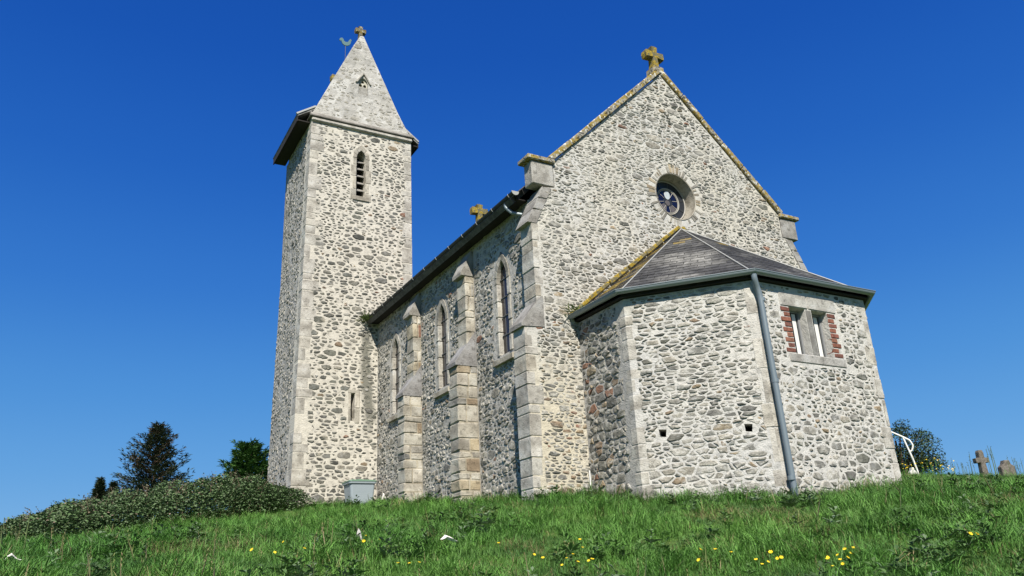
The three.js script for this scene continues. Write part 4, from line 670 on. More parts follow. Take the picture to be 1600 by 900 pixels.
// waste bin by the tower
{
  const x = -3.36, z = -6.62, gy = groundY(x, z) - 0.02, g = group('waste_bin', V3(x, gy, z), 'grey plastic waste bin with green lid standing at the tower foot', 'bin');
  const plastic = std({ color: 0x8d979d, roughness: 0.55, bumpMap: rep(roughBump, 1), bumpScale: 0.004 }), lidM = std({ color: 0x5d7a66, roughness: 0.5 });
  const ring = (y, hw, hd, r) => { const o = []; for (const [sx, sz, a0] of [[1, 1, 0], [-1, 1, 90], [-1, -1, 180], [1, -1, 270]]) for (let i = 0; i <= 3; i++) { const a = (a0 + i * 30) * Math.PI / 180; o.push([x + sx * (hw - r) + r * Math.cos(a), y, z + sz * (hd - r) + r * Math.sin(a)]); } return o; };
  const loft = (rs, col = WHITE) => { const b = new B(); for (let i = 0; i < rs.length - 1; i++) for (let k = 0; k < 16; k++) { const j = (k + 1) % 16; b.quad(rs[i][j], rs[i][k], rs[i + 1][k], rs[i + 1][j], col); } for (const r of [rs[0], rs[rs.length - 1]]) for (let k = 1; k < 15; k++) b.tri(r[0], r[k], r[k + 1], col); return b.geo(); };
  add('body', loft([ring(gy, 0.225, 0.2, 0.04), ring(gy + 0.44, 0.262, 0.235, 0.045)]), plastic, g);
  add('rim', loft([ring(gy + 0.43, 0.285, 0.255, 0.05), ring(gy + 0.465, 0.29, 0.26, 0.05)]), plastic, g);
  const lid = add('lid', loft([ring(gy + 0.467, 0.295, 0.265, 0.05), ring(gy + 0.49, 0.292, 0.262, 0.05), ring(gy + 0.51, 0.24, 0.2, 0.05)]), lidM, g);
  add('lid_handle', new THREE.SphereGeometry(1, 12, 8).scale(0.09, 0.035, 0.07).translate(x + 0.02, gy + 0.51, z), lidM, lid);
  for (const s of [-1, 1]) add('wheel', new THREE.CylinderGeometry(0.06, 0.06, 0.03, 14).rotateZ(Math.PI / 2).translate(x + s * 0.22, gy + 0.05, z - 0.2), M.lead, g);
}
// white handrail beyond the apse
{
  const p = far(1437, 741, 24), gy = groundY(p.x, p.z), u = 0.0197; // metres for one point of the photograph at that distance
  const rx = sight(1500, 700).sub(sight(1400, 700)).setY(0).normalize();
  const q = (dx, dy) => [p.x + rx.x * dx * u, p.y + dy * u, p.z + rx.z * dx * u];
  const g = group('handrail', V3(p.x, gy, p.z), 'white tubular steel handrail with looped end on the crest behind the apse', 'handrail');
  add('post', tube([[p.x, gy - 0.1, p.z], q(-4, 20), q(-10.5, 50)], 0.024, 6, 8), M.whitePaint, g);
  add('rail', tube([q(-80, 95), q(-42, 71), q(-11, 51), q(-3, 45), q(-0.5, 38), q(-2.5, 32), q(-6, 30)], 0.024, 30, 8), M.whitePaint, g);
}
// gravestones on the right crest
{
  const graveM = std({ color: 0x6f6a63, map: rep(grain, 2.5), bumpMap: rep(roughBump, 2), bumpScale: 0.012 });
  const p = far(1540, 748, 24), F = new Frame([p.x, groundY(p.x, p.z) - 0.05, p.z], [0.92, 0, 0.39], UP, [-0.39, 0, 0.92]);
  const h = p.y + 0.71 - F.O[1], b = prism(F, [[-0.09, 0], [0.09, 0], [0.065, h * 0.57], [0.17, h * 0.57], [0.18, h * 0.62], [0.18, h * 0.73], [0.07, h * 0.75], [0.065, h * 0.93], [0.04, h], [-0.04, h], [-0.065, h * 0.93], [-0.07, h * 0.75], [-0.18, h * 0.73], [-0.18, h * 0.62], [-0.17, h * 0.57], [-0.065, h * 0.57]], -0.07, 0.07, WHITE, new B(), 0.015);
  add('grave_cross', b.geo(), graveM, null, { label: 'weathered brown stone grave cross on the grassy right crest', category: 'gravestone' });
  const p2 = far(1577, 748, 24.5), F2 = new Frame([p2.x, groundY(p2.x, p2.z) - 0.05, p2.z], [0.92, 0, 0.39], UP, [-0.39, 0, 0.92]), h2 = p2.y + 0.46 - F2.O[1];
  add('headstone', prism(F2, [[-0.2, 0], [0.2, 0], [0.19, h2 * 0.7], [0.1, h2 * 0.8], [0.07, h2], [-0.06, h2], [-0.1, h2 * 0.82], [-0.19, h2 * 0.68]], -0.08, 0.08, WHITE, new B(), 0.02).geo(), graveM, null, { label: 'low mottled headstone with stubby top right of the grave cross', category: 'gravestone' });
  const p3 = far(1427, 743, 26), F3 = new Frame([p3.x, groundY(p3.x, p3.z) - 0.05, p3.z], [0.92, 0, 0.39], UP, [-0.39, 0, 0.92]), h3 = p3.y + 0.22 - F3.O[1];
  add('headstone', prism(F3, [[-0.1, 0], [0.1, 0], [0.1, h3 * 0.75], [0.05, h3 * 0.85], [0.03, h3], [-0.03, h3], [-0.05, h3 * 0.85], [-0.1, h3 * 0.75]], -0.06, 0.06, WHITE, new B(), 0.015).geo(), std({ color: 0xc9c7c0, bumpMap: rep(roughBump, 2), bumpScale: 0.01 }), null, { label: 'small white headstone at the foot of the white handrail', category: 'gravestone' });
}

// ------------------------------------------------------------------ vegetation
const leafMat = (o) => new THREE.MeshPhysicalMaterial({ roughness: 0.75, side: THREE.DoubleSide, transmission: 0.28, thickness: 0, vertexColors: true, specularIntensity: 0.5, ...o });
class LeafCloud { // many small folded leaves in one mesh
  constructor() { this.p = []; this.c = []; this.i = []; }
  leaf(x, y, z, l, w, az, el, roll, col) {
    const ca = Math.cos(az), sa = Math.sin(az), ce = Math.cos(el), se = Math.sin(el), d = [ca * ce, se, sa * ce]; let s = [-sa, 0, ca]; const up = [-ca * se, ce, -sa * se]; const cr = Math.cos(roll), sr = Math.sin(roll); const s2 = s.map((v, i) => v * cr + up[i] * sr), n2 = up.map((v, i) => v * cr - s[i] * sr);
    const k = this.p.length / 3, P = (a, b, n) => this.p.push(x + d[0] * a + s2[0] * b + n2[0] * n, y + d[1] * a + s2[1] * b + n2[1] * n, z + d[2] * a + s2[2] * b + n2[2] * n);
    P(0, 0, 0); P(l * 0.5, w / 2, w * 0.22); P(l, 0, -l * 0.08); P(l * 0.5, -w / 2, w * 0.22); for (let q = 0; q < 4; q++) this.c.push(...col); this.i.push(k, k + 1, k + 2, k, k + 2, k + 3);
  }
  geo() { const g = new THREE.BufferGeometry(); g.setAttribute('position', new THREE.Float32BufferAttribute(this.p, 3)); g.setAttribute('color', new THREE.Float32BufferAttribute(this.c, 3)); g.setIndex(this.i); g.computeVertexNormals(); return g; }
}
const barkMat = std({ color: 0x5a4a3c, bumpMap: rep(roughBump, 2), bumpScale: 0.02 });
function limb(pts, r0, r1) { const c = new THREE.CatmullRomCurve3(pts.map(p => V3(...p))), g = new THREE.TubeGeometry(c, 10, 1, 6, false), P = g.attributes.position; for (let i = 0; i < P.count; i++) { const t = Math.floor(i / 7) / 10, o = c.getPoint(t), r = lerp(r0, r1, t); P.setXYZ(i, o.x + (P.getX(i) - o.x) * r, o.y + (P.getY(i) - o.y) * r, o.z + (P.getZ(i) - o.z) * r); } g.computeVertexNormals(); return g; }

function conifer(base, h, crown0, rad, label, cols, o = {}) {
  const g = group('conifer', base, label, 'tree'), lc = new LeafCloud(), limbs = [];
  limbs.push(limb([[base.x, base.y, base.z], [base.x + 0.03, base.y + h * 0.5, base.z], [base.x, base.y + h * 0.97, base.z]], 0.1, 0.012));
  const nB = o.n || 150;
  for (let i = 0; i < nB; i++) {
    const t = Math.pow(i / nB, 0.85), y = base.y + lerp(crown0, h * 0.99, t), az = i * 2.399 + rr(-0.3, 0.3); const L = rad * (Math.pow(1 - t, o.pow || 0.9) * (0.5 + 0.8 * vnoise(az * 1.3 + 40, t * 7, 7)) + 0.05) * rr(0.7, 1.25), up = lerp(0.12, 0.7, t) + rr(-0.1, 0.15);
    const e = [base.x + Math.cos(az) * L, y + L * up, base.z + Math.sin(az) * L]; if (i % 3 === 0) limbs.push(limb([[base.x, y, base.z], [lerp(base.x, e[0], 0.5), y + L * up * 0.35, lerp(base.z, e[2], 0.5)], e], 0.018, 0.004));
    const sp = (0.025 + 0.06 * (1 - t)) * rad, nS = Math.ceil(6 + 62 * L / rad); const dead = vnoise(az * 1.3, t * 3, 19) > 0.62;
    for (let k = 0; k < nS; k++) { const q = Math.pow(R(), 0.6), x = lerp(base.x, e[0], q) + rr(-sp, sp), yy = lerp(y, e[1], q * q * 0.5 + q * 0.5) + rr(-0.06, 0.05), z = lerp(base.z, e[2], q) + rr(-sp, sp); const c = pick(dead && R() < 0.6 ? o.dead || cols : cols); lc.leaf(x, yy, z, rr(0.07, 0.16) * (o.leaf || 1), rr(0.02, 0.04) * (o.leaf || 1), az + rr(-1, 1), rr(0.0, 0.9), rr(-0.8, 0.8), c); lc.leaf(x, yy, z, rr(0.06, 0.13) * (o.leaf || 1), rr(0.012, 0.022) * (o.leaf || 1), az + rr(-1.6, 1.6), rr(-0.2, 0.7), rr(-0.8, 0.8), c); }
  }
  add('trunk', mergeGeometries(limbs), barkMat, g); add('crown', lc.geo(), leafMat({ transmission: 0.12 }), g);
}
const darkNeedle = [[0.035, 0.055, 0.025], [0.045, 0.065, 0.03], [0.03, 0.05, 0.028], [0.055, 0.07, 0.03]];
{ const t = far(248, 663, 25), b = V3(t.x, groundY(t.x, t.z) - 0.1, t.z), h = t.y - b.y; conifer(b, h, h - 2.5, 1.2, 'dark bushy conifer with browning right side rising behind the bramble hedge', darkNeedle, { n: 230, dead: [[0.1, 0.07, 0.045], [0.12, 0.085, 0.055]] }); }
{ const t = far(158, 748, 25), b = V3(t.x, groundY(t.x, t.z) - 0.1, t.z), h = t.y - b.y; conifer(b, h, h - 0.9, 0.2, 'tip of a small dark conifer left of the bushy conifer', darkNeedle, { n: 60 }); }
{ const t = far(178, 753, 26), b = V3(t.x, groundY(t.x, t.z) - 0.1, t.z), h = t.y - b.y; conifer(b, h, h - 0.8, 0.16, 'thin dark conifer tip between two other conifers', darkNeedle, { n: 50 }); }
{ // bright feathery cypress beside the tower
  const t = far(389, 696, 20.5), b = V3(t.x, groundY(t.x, t.z) - 0.1, t.z), h = t.y - b.y; conifer(b, h, Math.max(0.2, h - 1.5), 0.78, 'bright green feathery cypress bush beside the tower corner', [[0.06, 0.14, 0.028], [0.08, 0.17, 0.035], [0.045, 0.11, 0.025]], { n: 150, leaf: 1.1, pow: 0.6 });
}
{ // round leafy tree beyond the handrail
  const c = far(1404, 712, 36), gy = groundY(c.x, c.z) - 0.1, g = group('leafy_tree', V3(c.x, gy, c.z), 'round dark green leafy tree behind the white handrail', 'tree'), lc = new LeafCloud(), limbs = [limb([[c.x, gy, c.z], [c.x + 0.1, lerp(gy, c.y, 0.5), c.z], [c.x, c.y + 0.6, c.z]], 0.2, 0.04)];
  const cl = []; for (let i = 0; i < 85; i++) { const a = R() * 6.283, e = rr(-0.75, 1), r = Math.pow(R(), 0.4); cl.push([c.x + Math.cos(a) * Math.sqrt(1 - e * e * 0.8) * 1.55 * r, c.y + e * 1.18 * r - 0.05, c.z + Math.sin(a) * Math.sqrt(1 - e * e * 0.8) * 1.5 * r]); if (i % 5 === 0) limbs.push(limb([[c.x, c.y - 0.9, c.z], [lerp(c.x, cl[i][0], 0.5), lerp(c.y - 0.9, cl[i][1], 0.6), lerp(c.z, cl[i][2], 0.5)], cl[i]], 0.05, 0.01)); }
  for (const q of cl) { const col = pick([[0.04, 0.07, 0.025], [0.05, 0.085, 0.03], [0.035, 0.06, 0.025]]); for (let k = 0; k < 150; k++) { const a = R() * 6.283, e = rr(-1, 1), r = 0.34 * Math.cbrt(R()); lc.leaf(q[0] + Math.cos(a) * Math.sqrt(1 - e * e) * r, q[1] + e * r * 0.8, q[2] + Math.sin(a) * Math.sqrt(1 - e * e) * r, rr(0.06, 0.1), rr(0.04, 0.065), R() * 6.28, rr(-0.7, 0.7), rr(-1, 1), col.map(v => v * rr(0.8, 1.25))); } }
  add('trunk', mergeGeometries(limbs), barkMat, g); add('crown', lc.geo(), leafMat({ transmission: 0.2 }), g);
}
{ // bramble hedge along the left crest
  const path = [[20, 828, 812, 14.2], [70, 818, 797, 14.6], [130, 812, 781, 15], [200, 809, 764, 15.4], [280, 802, 752, 15.8], [345, 788, 744, 16.2], [395, 782, 745, 16.6], [445, 776, 764, 16.9]];
  const K = path.map(([px, b, t, d]) => { const p = far(px, b, d), q = far(px, t, d); return [p.x, p.z, Math.max(0.12, q.y - groundY(p.x, p.z))]; });
  const at = (t) => { const s = t * (K.length - 1), i = Math.min(K.length - 2, Math.floor(s)), f = s - i; return [0, 1, 2].map(j => lerp(K[i][j], K[i + 1][j], f)); };
  const g = group('bramble_hedge', V3(at(0.5)[0], groundY(at(0.5)[0], at(0.5)[1]), at(0.5)[1]), 'low grey green bramble hedge along the left crest of the knoll', 'hedge'), lc = new LeafCloud(), st = [];
  for (let i = 0; i < 46000; i++) {
    const t = R(), [x, z, h0] = at(t), lat = rr(-1, 1), X = x + lat * 0.3, Z = z + lat * 0.85, h = h0 * (0.72 + 0.5 * fbm(t * 22, lat * 2, 3, 601)) * Math.pow(1 - lat * lat, 0.3), y = groundY(X, Z) + h * Math.pow(R(), 0.45);
    const top = y - groundY(X, Z) > h * 0.85; const c = top && R() < 0.05 ? pick([[0.2, 0.15, 0.11], [0.24, 0.2, 0.14]]) : pick([[0.075, 0.135, 0.045], [0.1, 0.165, 0.065], [0.06, 0.115, 0.035], [0.125, 0.18, 0.09]]);
    lc.leaf(X, y, Z, rr(0.035, 0.065), rr(0.022, 0.04), R() * 6.28, rr(-0.4, 0.8), rr(-0.9, 0.9), c);
  }
  for (let i = 0; i < 220; i++) { const t = R(), [x, z, h] = at(t), lat = rr(-0.8, 0.8), X = x + lat * 0.3, Z = z + lat * 0.8, y = groundY(X, Z), a = R() * 6.28, l = rr(0.1, 0.3), hh = h * rr(0.8, 1.15); st.push(limb([[X, y, Z], [X + Math.cos(a) * l * 0.3, y + hh * 0.7, Z + Math.sin(a) * l * 0.3], [X + Math.cos(a) * l, y + hh, Z + Math.sin(a) * l]], 0.005, 0.002)); for (let k = 0; k < 5; k++) lc.leaf(X + Math.cos(a) * l * rr(0.5, 1), y + hh * rr(0.8, 1.02), Z + Math.sin(a) * l * rr(0.5, 1), rr(0.03, 0.05), rr(0.015, 0.03), R() * 6.28, rr(-0.3, 0.8), rr(-0.9, 0.9), pick([[0.14, 0.17, 0.1], [0.2, 0.17, 0.12]])); }
  add('stems', mergeGeometries(st), std({ color: 0x6a5a48 }), g); add('foliage', lc.geo(), leafMat({ transmission: 0.2 }), g);
}

// grass
function tuftGeo(n, h, w, bend, spread, seed) {
  const q = rngOf(seed), P = [], C = [], I = [];
  for (let i = 0; i < n; i++) {
    const a = q() * 6.283, r = spread * Math.sqrt(q()), x = Math.cos(a) * r, z = Math.sin(a) * r, L = h * (0.5 + 0.7 * q()), d = q() * 6.283, bd = bend * (0.3 + q()), ww = w * (0.7 + 0.6 * q()), sx = -Math.sin(d + q() - 0.5) * ww / 2, sz = Math.cos(d) * ww / 2, k = P.length / 3, v = 0.75 + 0.5 * q();
    const pt = (t) => [x + Math.cos(d) * L * bd * t * t, L * t * (1 - 0.35 * bd * t), z + Math.sin(d) * L * bd * t * t];
    for (const [t, m] of [[-0.08, 1], [0.45, 0.9], [0.8, 0.55]]) { const p = pt(t); P.push(p[0] - sx * m, p[1], p[2] - sz * m, p[0] + sx * m, p[1], p[2] + sz * m); } P.push(...pt(1));
    for (let j = 0; j < 7; j++) C.push(v, v * (0.95 + 0.1 * q()), v * 0.95); I.push(k, k + 1, k + 3, k, k + 3, k + 2, k + 2, k + 3, k + 5, k + 2, k + 5, k + 4, k + 4, k + 5, k + 6);
  }
  const g = new THREE.BufferGeometry(); g.setAttribute('position', new THREE.Float32BufferAttribute(P, 3)); g.setAttribute('color', new THREE.Float32BufferAttribute(C, 3)); g.setIndex(I); g.computeVertexNormals(); return g;
}
const inChurch = (x, z) => (x > -2.75 && x < 2.75 && z < -0.05 && z > -7.2) || (x > -3.16 && x < 3.16 && z < 0 && z > -0.3) || (x > -4.58 && x < -1.9 && z < -7.2 && z > -9.2) || (z >= -0.1 && z < 2.36 && Math.abs(x) < 2.25 && (z < 1.13 || Math.abs(x) < 2.25 - (z - 1.13) * 0.93)) || (x < -2.7 && x > -3.14 && ((z < -2.36 && z > -2.62) || (z < -4.71 && z > -4.97)));
const grassMat = leafMat({ transmission: 0.3, roughness: 0.6 });
const kinds = [[tuftGeo(17, 0.13, 0.005, 1.0, 0.08, 1), 0], [tuftGeo(13, 0.19, 0.0055, 1.35, 0.07, 2), 0], [tuftGeo(14, 0.09, 0.007, 0.95, 0.09, 3), 0], [tuftGeo(12, 0.15, 0.0045, 1.2, 0.08, 4), 0]].map(k => ({ g: k[0], m: [], c: [] }));
{
  const mt = new THREE.Matrix4(), e = new THREE.Euler(), qq = new THREE.Quaternion();
  const put = (x, z, sc, k, col) => { if (inChurch(x, z)) return; e.set(rr(-0.25, 0.25), R() * 6.283, rr(-0.25, 0.25)); qq.setFromEuler(e); mt.compose(V3(x, groundY(x, z) - 0.01, z), qq, V3(sc, sc * rr(0.8, 1.2), sc)); kinds[k].m.push(mt.clone()); kinds[k].c.push(col); };
  const yaw = Math.atan2(Math.sin(0.5251), -Math.cos(0.5251)); void yaw;
  for (let i = 0; i < 92000; i++) {
    const u = R(), d = 4.2 + 26 * Math.pow(u, 1.45), a = 0.5251 + rr(-0.86, 0.86), x = EYE.x + Math.sin(a) * d, z = EYE.z - Math.cos(a) * d;
    const n = fbm(x * 0.55, z * 0.55, 3, 701), m = fbm(x * 1.9, z * 1.9, 2, 711), dry = vnoise(x * 1.4, z * 1.4, 721) > 0.8 && R() < 0.35;
    let col = mix3([0.085, 0.22, 0.036], [0.15, 0.31, 0.062], clamp((n - 0.3) * 2.2)); col = mix3(col, [0.06, 0.155, 0.033], clamp((0.42 - m) * 4)); if (dry || R() < 0.025) col = [0.26, 0.22, 0.11]; const v = rr(0.78, 1.25); col = col.map(c => c * v);
    const sc = (0.55 + 0.72 * m) * rr(0.72, 1.15) * (d > 15 ? 0.9 : 1) * (a < 0.2 ? 1.1 : 1); put(x, z, sc, dry ? 3 : m > 0.55 ? (R() < 0.6 ? 1 : 0) : R() < 0.55 ? 0 : R() < 0.7 ? 2 : 3, col);
  }
  // longer grass against the foot of the walls
  const foot = [[[-4.7, -9], [-4.7, -7.05]], [[-4.7, -7.02], [-2.85, -7.02]], [[-2.9, -7], [-2.9, -0.4]], [[-3.3, 0.07], [-2.3, 0.1]], [[-2.36, 0.1], [-2.36, 1.2]], [[-2.32, 1.22], [-1.15, 2.48]], [[-1.15, 2.48], [1.2, 2.48]], [[1.2, 2.45], [2.3, 1.2]]];
  for (const [A, C] of foot) { const L = Math.hypot(C[0] - A[0], C[1] - A[1]); for (let i = 0; i < L * 45; i++) { const t = R(); put(lerp(A[0], C[0], t) + rr(-0.12, 0.12), lerp(A[1], C[1], t) + rr(-0.1, 0.16), rr(0.5, 1.35), R() < 0.6 ? 1 : 0, R() < 0.08 ? [0.24, 0.2, 0.1] : mix3([0.07, 0.16, 0.03], [0.12, 0.22, 0.05], R())); } }
  const G = new THREE.Group(); G.name = 'meadow_grass'; G.userData = { kind: 'stuff', label: 'long uneven green meadow grass covering the knoll', category: 'grass' }; scene.add(G);
  kinds.forEach((k, i) => { const im = new THREE.InstancedMesh(k.g, grassMat, k.m.length); im.name = 'grass_tufts_' + String(i).padStart(3, '0'); if (!i) im.name = 'grass_tufts'; k.m.forEach((m, j) => { im.setMatrixAt(j, m); im.setColorAt(j, new THREE.Color().setRGB(...k.c[j])); }); im.castShadow = im.receiveShadow = true; im.userData = { kind: 'stuff' }; G.add(im); });

  { // seed stalks standing out of the grass
    const b = new LeafCloud(); b.leaf(0, 0, 0, 0.3, 0.004, 0, 1.45, 0, [1, 1, 1]); b.leaf(0.02, 0.1, 0, 0.14, 0.005, 2, 0.7, 0, [0.8, 1, 0.6]); for (let i = 0; i < 8; i++) b.leaf(0.026 + 0.002 * i, 0.2 + 0.012 * i, 0, 0.03, 0.006, i * 2.1, 1.0, 0, [1, 0.95, 0.8]);
    const ms = [], cs = []; for (let i = 0; i < 900; i++) { const d = 5 + 15 * Math.pow(R(), 1.2), a = 0.5251 + rr(-0.85, 0.85), x = EYE.x + Math.sin(a) * d, z = EYE.z - Math.cos(a) * d; if (inChurch(x, z) || fbm(x * 0.6, z * 0.6, 2, 741) < 0.5) continue; e.set(rr(-0.3, 0.3), R() * 6.283, rr(-0.3, 0.3)); qq.setFromEuler(e); const s = rr(0.5, 1.05); mt.compose(V3(x, groundY(x, z), z), qq, V3(s, s, s)); ms.push(mt.clone()); cs.push(pick([[0.22, 0.22, 0.1], [0.16, 0.2, 0.07], [0.28, 0.24, 0.14]])); }
    const im = new THREE.InstancedMesh(b.geo(), grassMat, ms.length); im.name = 'grass_seed_stalks'; ms.forEach((m, j) => { im.setMatrixAt(j, m); im.setColorAt(j, new THREE.Color().setRGB(...cs[j])); }); im.castShadow = im.receiveShadow = true; im.userData = { kind: 'stuff' }; G.add(im);
  }
  // broad-leaved weeds between the grass
  const lc = new LeafCloud(); for (let i = 0; i < 9; i++) { const a = i * 0.698 + 0.2 * (i % 3); lc.leaf(0, 0.01, 0, 0.07 + 0.02 * (i % 3), 0.028, a, 0.35 + 0.15 * (i % 2), 0, [1, 1, 1]); } for (let i = 0; i < 6; i++) lc.leaf(0.01 * (i % 3), 0.05 + 0.012 * i, 0.01 * (i % 2), 0.05, 0.026, i * 1.25, 0.5, 0, [1, 1, 1]);
  const wm = [], wc = []; for (let i = 0; i < 2600; i++) { const d = 4.5 + 17 * Math.pow(R(), 1.3), a = 0.5251 + rr(-0.85, 0.85), x = EYE.x + Math.sin(a) * d, z = EYE.z - Math.cos(a) * d; if (inChurch(x, z) || fbm(x * 0.8, z * 0.8, 3, 731) < 0.47) continue; e.set(rr(-0.3, 0.3), R() * 6.283, rr(-0.3, 0.3)); qq.setFromEuler(e); const s = rr(0.5, 1.4); mt.compose(V3(x, groundY(x, z) + rr(0.01, 0.06), z), qq, V3(s, s, s)); wm.push(mt.clone()); wc.push(pick([[0.06, 0.13, 0.03], [0.09, 0.17, 0.045], [0.05, 0.1, 0.03], [0.13, 0.19, 0.1]])); }
  const im = new THREE.InstancedMesh(lc.geo(), leafMat({ transmission: 0.25 }), wm.length); im.name = 'broadleaf_weeds'; wm.forEach((m, j) => { im.setMatrixAt(j, m); im.setColorAt(j, new THREE.Color().setRGB(...wc[j])); }); im.castShadow = im.receiveShadow = true; im.userData = { kind: 'stuff', label: 'broad leaved weeds scattered among the grass', category: 'weeds' }; scene.add(im);
}
// grass growing out of the two gutter ends
for (const [x, y, z, n, label] of [[-3.13, 7.72, -7.0, 110, 'tuft of bright grass growing in the nave gutter against the tower'], [-2.42, 5.72, 0.16, 36, 'small grass tuft growing where the apse gutter meets the gable']]) {
  const lc = new LeafCloud(); for (let i = 0; i < n; i++) lc.leaf(x + rr(-0.07, 0.07), y + rr(-0.02, 0.04), z + rr(-0.16, 0.16), rr(0.12, 0.28), rr(0.01, 0.02), R() * 6.28, rr(-0.1, 1.2), rr(-0.5, 0.5), pick([[0.11, 0.18, 0.04], [0.16, 0.2, 0.06], [0.08, 0.13, 0.03]]));
  add('grass_tuft', lc.geo(), leafMat({}), null, { label, category: 'grass tuft' });
}
// yellow meadow flowers
{
  const fm = std({ color: 0xe8c81c, roughness: 0.7, side: THREE.DoubleSide }), sm = std({ color: 0x4a7a2a });
  const head = new B(); for (let i = 0; i < 7; i++) { const a = i / 7 * 6.283, c = (i + 0.75) / 7 * 6.283, r = 0.0125; head.quad([0, 0, 0], [r * Math.cos(a), 0.006, r * Math.sin(a)], [r * 1.15 * Math.cos((a + c) / 2), 0.008, r * 1.15 * Math.sin((a + c) / 2)], [r * Math.cos(c), 0.006, r * Math.sin(c)], WHITE); }
  const hg = mergeGeometries([head.geo()]); const sg = new THREE.CylinderGeometry(0.0018, 0.0025, 0.2, 5).translate(0, -0.1, 0);
  const flower = (px, py, label, grp, up = 0.13) => {
    const p = spot(px, py); p.y = groundY(p.x, p.z); const g = new THREE.Group(); g.name = numbered('yellow_flower'); g.position.copy(p); g.userData = { label, category: 'flower', group: grp }; const s = rr(0.8, 1.25);
    const h = new THREE.Mesh(hg, fm); h.name = 'flower_head'; h.position.y = up * s; h.rotation.set(0.5 + rr(-0.4, 0.5), -0.5 + rr(-0.8, 0.8), rr(-0.3, 0.3), 'YXZ'); h.scale.setScalar(s); const st = new THREE.Mesh(sg, sm); st.name = 'stem'; st.position.y = up * s; h.castShadow = st.castShadow = h.receiveShadow = st.receiveShadow = true; g.add(h, st); scene.add(g);
  };
  const L1 = 'yellow flower in the cluster at the lower right of the meadow'; for (const [x, y] of [[1298, 884], [1306, 897], [1314, 881], [1318, 890], [1326, 879], [1334, 876], [1338, 868], [1322, 896], [1300, 896], [1330, 888]]) flower(x, y + 14, L1, 'lower right flower cluster');
  const L2 = 'yellow flower along the bottom edge right of centre'; for (const [x, y] of [[1204, 893], [1210, 888], [1219, 889], [1226, 892], [1195, 898], [1186, 894]]) flower(x, y + 12, L2, 'bottom edge flowers');
  const L3 = 'yellow flower in the scattered group at the bottom centre'; for (const [x, y] of [[887, 884], [908, 858], [912, 866], [897, 878], [922, 891], [928, 896], [1098, 877], [1122, 880], [1147, 882], [1096, 896], [905, 893], [880, 896], [850, 889], [836, 880]]) flower(x, y + 12, L3, 'bottom centre flowers');
  const L4 = 'yellow flower in the band on the crest right of the apse'; for (let i = 0; i < 42; i++) flower(rr(1414, 1502), rr(748, 757), L4, 'crest flowers', rr(0.24, 0.42));
  const L5 = 'yellow flower among weeds in the lower left meadow'; for (const [x, y] of [[572, 847], [594, 852], [568, 862], [474, 876], [622, 896], [640, 897], [655, 893], [392, 880], [428, 876], [442, 858], [780, 860]]) flower(x, y + 12, L5, 'lower left flowers');
  flower(1524, 868, 'single yellow flower in the meadow near the right edge', undefined); flower(1535, 872, 'small yellow flower just below the single one near the right edge', undefined);
}
// pale dry leaves lying on the grass
for (const [px, py, w, h, rot, label] of [[600, 790, 0.1, 0.13, 0.3, 'pale dry leaf standing in grass right below the waste bin'], [560, 860, 0.07, 0.09, 0.9, 'pale dry leaf in the grass left of bottom centre'], [702, 869, 0.15, 0.06, 0.1, 'long curled white leaf lying on grass at bottom centre'], [16, 902, 0.13, 0.05, 0.2, 'white curled leaf at the bottom left corner']]) {
  const p = spot(px, py), y = groundY(p.x, p.z) + 0.13, b = new B(), N = 8, A = [], C = []; const cd = Math.cos(0.4 + rot), sd = Math.sin(0.4 + rot);
  for (let i = 0; i <= N; i++) { const t = i / N, ww = Math.sin(Math.PI * Math.pow(t, 0.8)) * 0.5 + 0.06, x = (t - 0.5) * w, lift = h * (0.4 * Math.sin(t * 5) + 0.15 * rr(-1, 1)); A.push([p.x + x * cd, y + lift + h * ww * 0.6, p.z + x * sd + 0.02 * ww]); C.push([p.x + x * cd + 0.012, y + lift - h * ww * 0.6, p.z + x * sd + 0.05 * ww]); }
  for (let i = 0; i < N; i++) { const m0 = [0, 1, 2].map(k => (A[i][k] + C[i][k]) / 2 + (k === 2 ? 0.03 : 0)), m1 = [0, 1, 2].map(k => (A[i + 1][k] + C[i + 1][k]) / 2 + (k === 2 ? 0.03 : 0)); b.quad(A[i], A[i + 1], m1, m0, WHITE); b.quad(m0, m1, C[i + 1], C[i], WHITE); const bk = (v) => [v[0], v[1], v[2] - 0.003]; b.quad(bk(m0), bk(m1), bk(A[i + 1]), bk(A[i]), WHITE); b.quad(bk(C[i]), bk(C[i + 1]), bk(m1), bk(m0), WHITE); }
  add('dry_leaf', b.geo(), std({ color: 0xdcd6cb, roughness: 0.8 }), null, { label, category: 'leaf' });
}
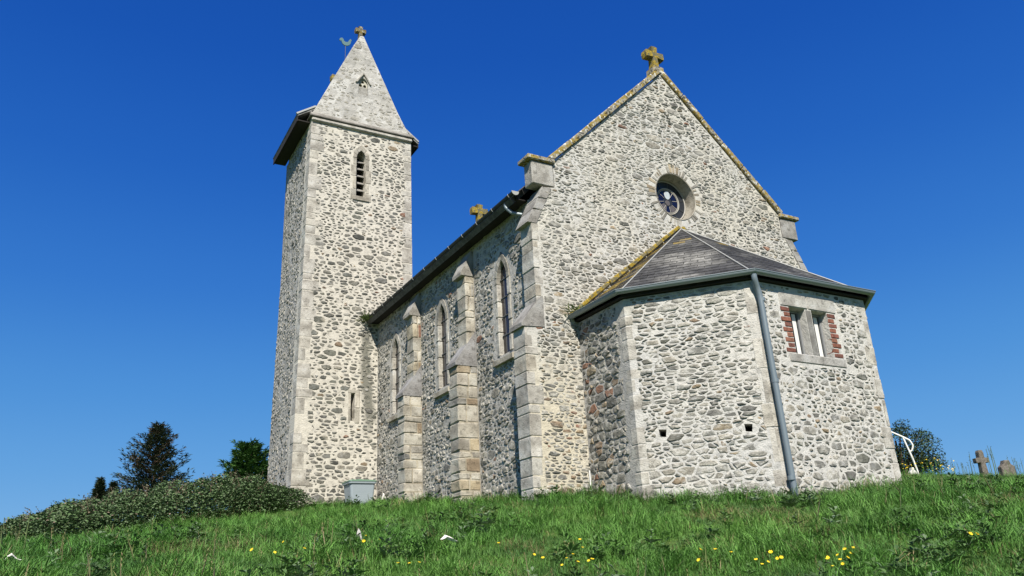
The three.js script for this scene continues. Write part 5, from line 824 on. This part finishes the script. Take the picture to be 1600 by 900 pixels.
// tall stems at the edges of the meadow
function stemPlant(px, py, d, h, n, spread, label, cols, wid = 0.012) {
  const p = far(px, py, d), y = groundY(p.x, p.z), lc = new LeafCloud(), st = [];
  for (let i = 0; i < n; i++) { const a = R() * 6.28, r = spread * R(), x = p.x + Math.cos(a) * r, z = p.z + Math.sin(a) * r, H = h * rr(0.7, 1.05), l = rr(-0.12, 0.12) * H; st.push(limb([[x, y - 0.03, z], [x + l * 0.3, y + H * 0.6, z], [x + l, y + H, z]], wid * 0.5, wid * 0.2)); for (let k = 0; k < 10; k++) { const t = rr(0.55, 1); lc.leaf(x + l * t * t, y + H * t, z, rr(0.02, 0.05), rr(0.006, 0.016), R() * 6.28, rr(0.3, 1.3), 0, pick(cols)); } }
  const g = group('tall_weed', V3(p.x, y, p.z), label, 'plant'); add('stem', mergeGeometries(st), std({ color: 0x55663a }), g); add('leaf', lc.geo(), leafMat({}), g);
}
const gr = [[0.09, 0.13, 0.05], [0.14, 0.15, 0.07]], br = [[0.1, 0.07, 0.045], [0.14, 0.11, 0.06]];
stemPlant(3, 840, 9.5, 0.42, 2, 0.03, 'dark upright weed stem at the far left edge', br, 0.018);
stemPlant(41, 838, 9.5, 0.42, 1, 0.02, 'dark upright weed stem standing just right of the far left stem', br, 0.018);
stemPlant(20, 832, 11, 0.36, 7, 0.25, 'thin pale grasses between the two dark stems at left', [[0.26, 0.26, 0.14], [0.2, 0.22, 0.1]], 0.006);
stemPlant(1525, 750, 22, 0.62, 2, 0.08, 'thin weed stalks just left of the grave cross', gr);
stemPlant(1548, 750, 22, 0.66, 1, 0.05, 'single weed stalk touching the right side of the grave cross', gr);
stemPlant(1561, 750, 21, 0.72, 4, 0.16, 'tall leaning weed stalks between grave cross and low headstone', gr, 0.02);
stemPlant(1582, 750, 22.5, 0.68, 1, 0.05, 'weed stalk rising behind the low headstone', gr);
stemPlant(1597, 750, 20, 0.6, 6, 0.14, 'leafy pale flowering weed at the right edge', [[0.12, 0.2, 0.06], [0.3, 0.32, 0.25]]);
stemPlant(1474, 748, 22, 0.45, 9, 0.3, 'bushy weed on the crest between handrail and grave cross', gr);
stemPlant(1502, 748, 22, 0.3, 10, 0.35, 'low weed stalks on the crest left of the grave cross', gr);
stemPlant(928, 772, 12.2, 0.35, 3, 0.08, 'yellowing weed stems against the gable beside the apse', [[0.24, 0.24, 0.08], [0.12, 0.16, 0.05]]);
renderer.render(scene, camera);
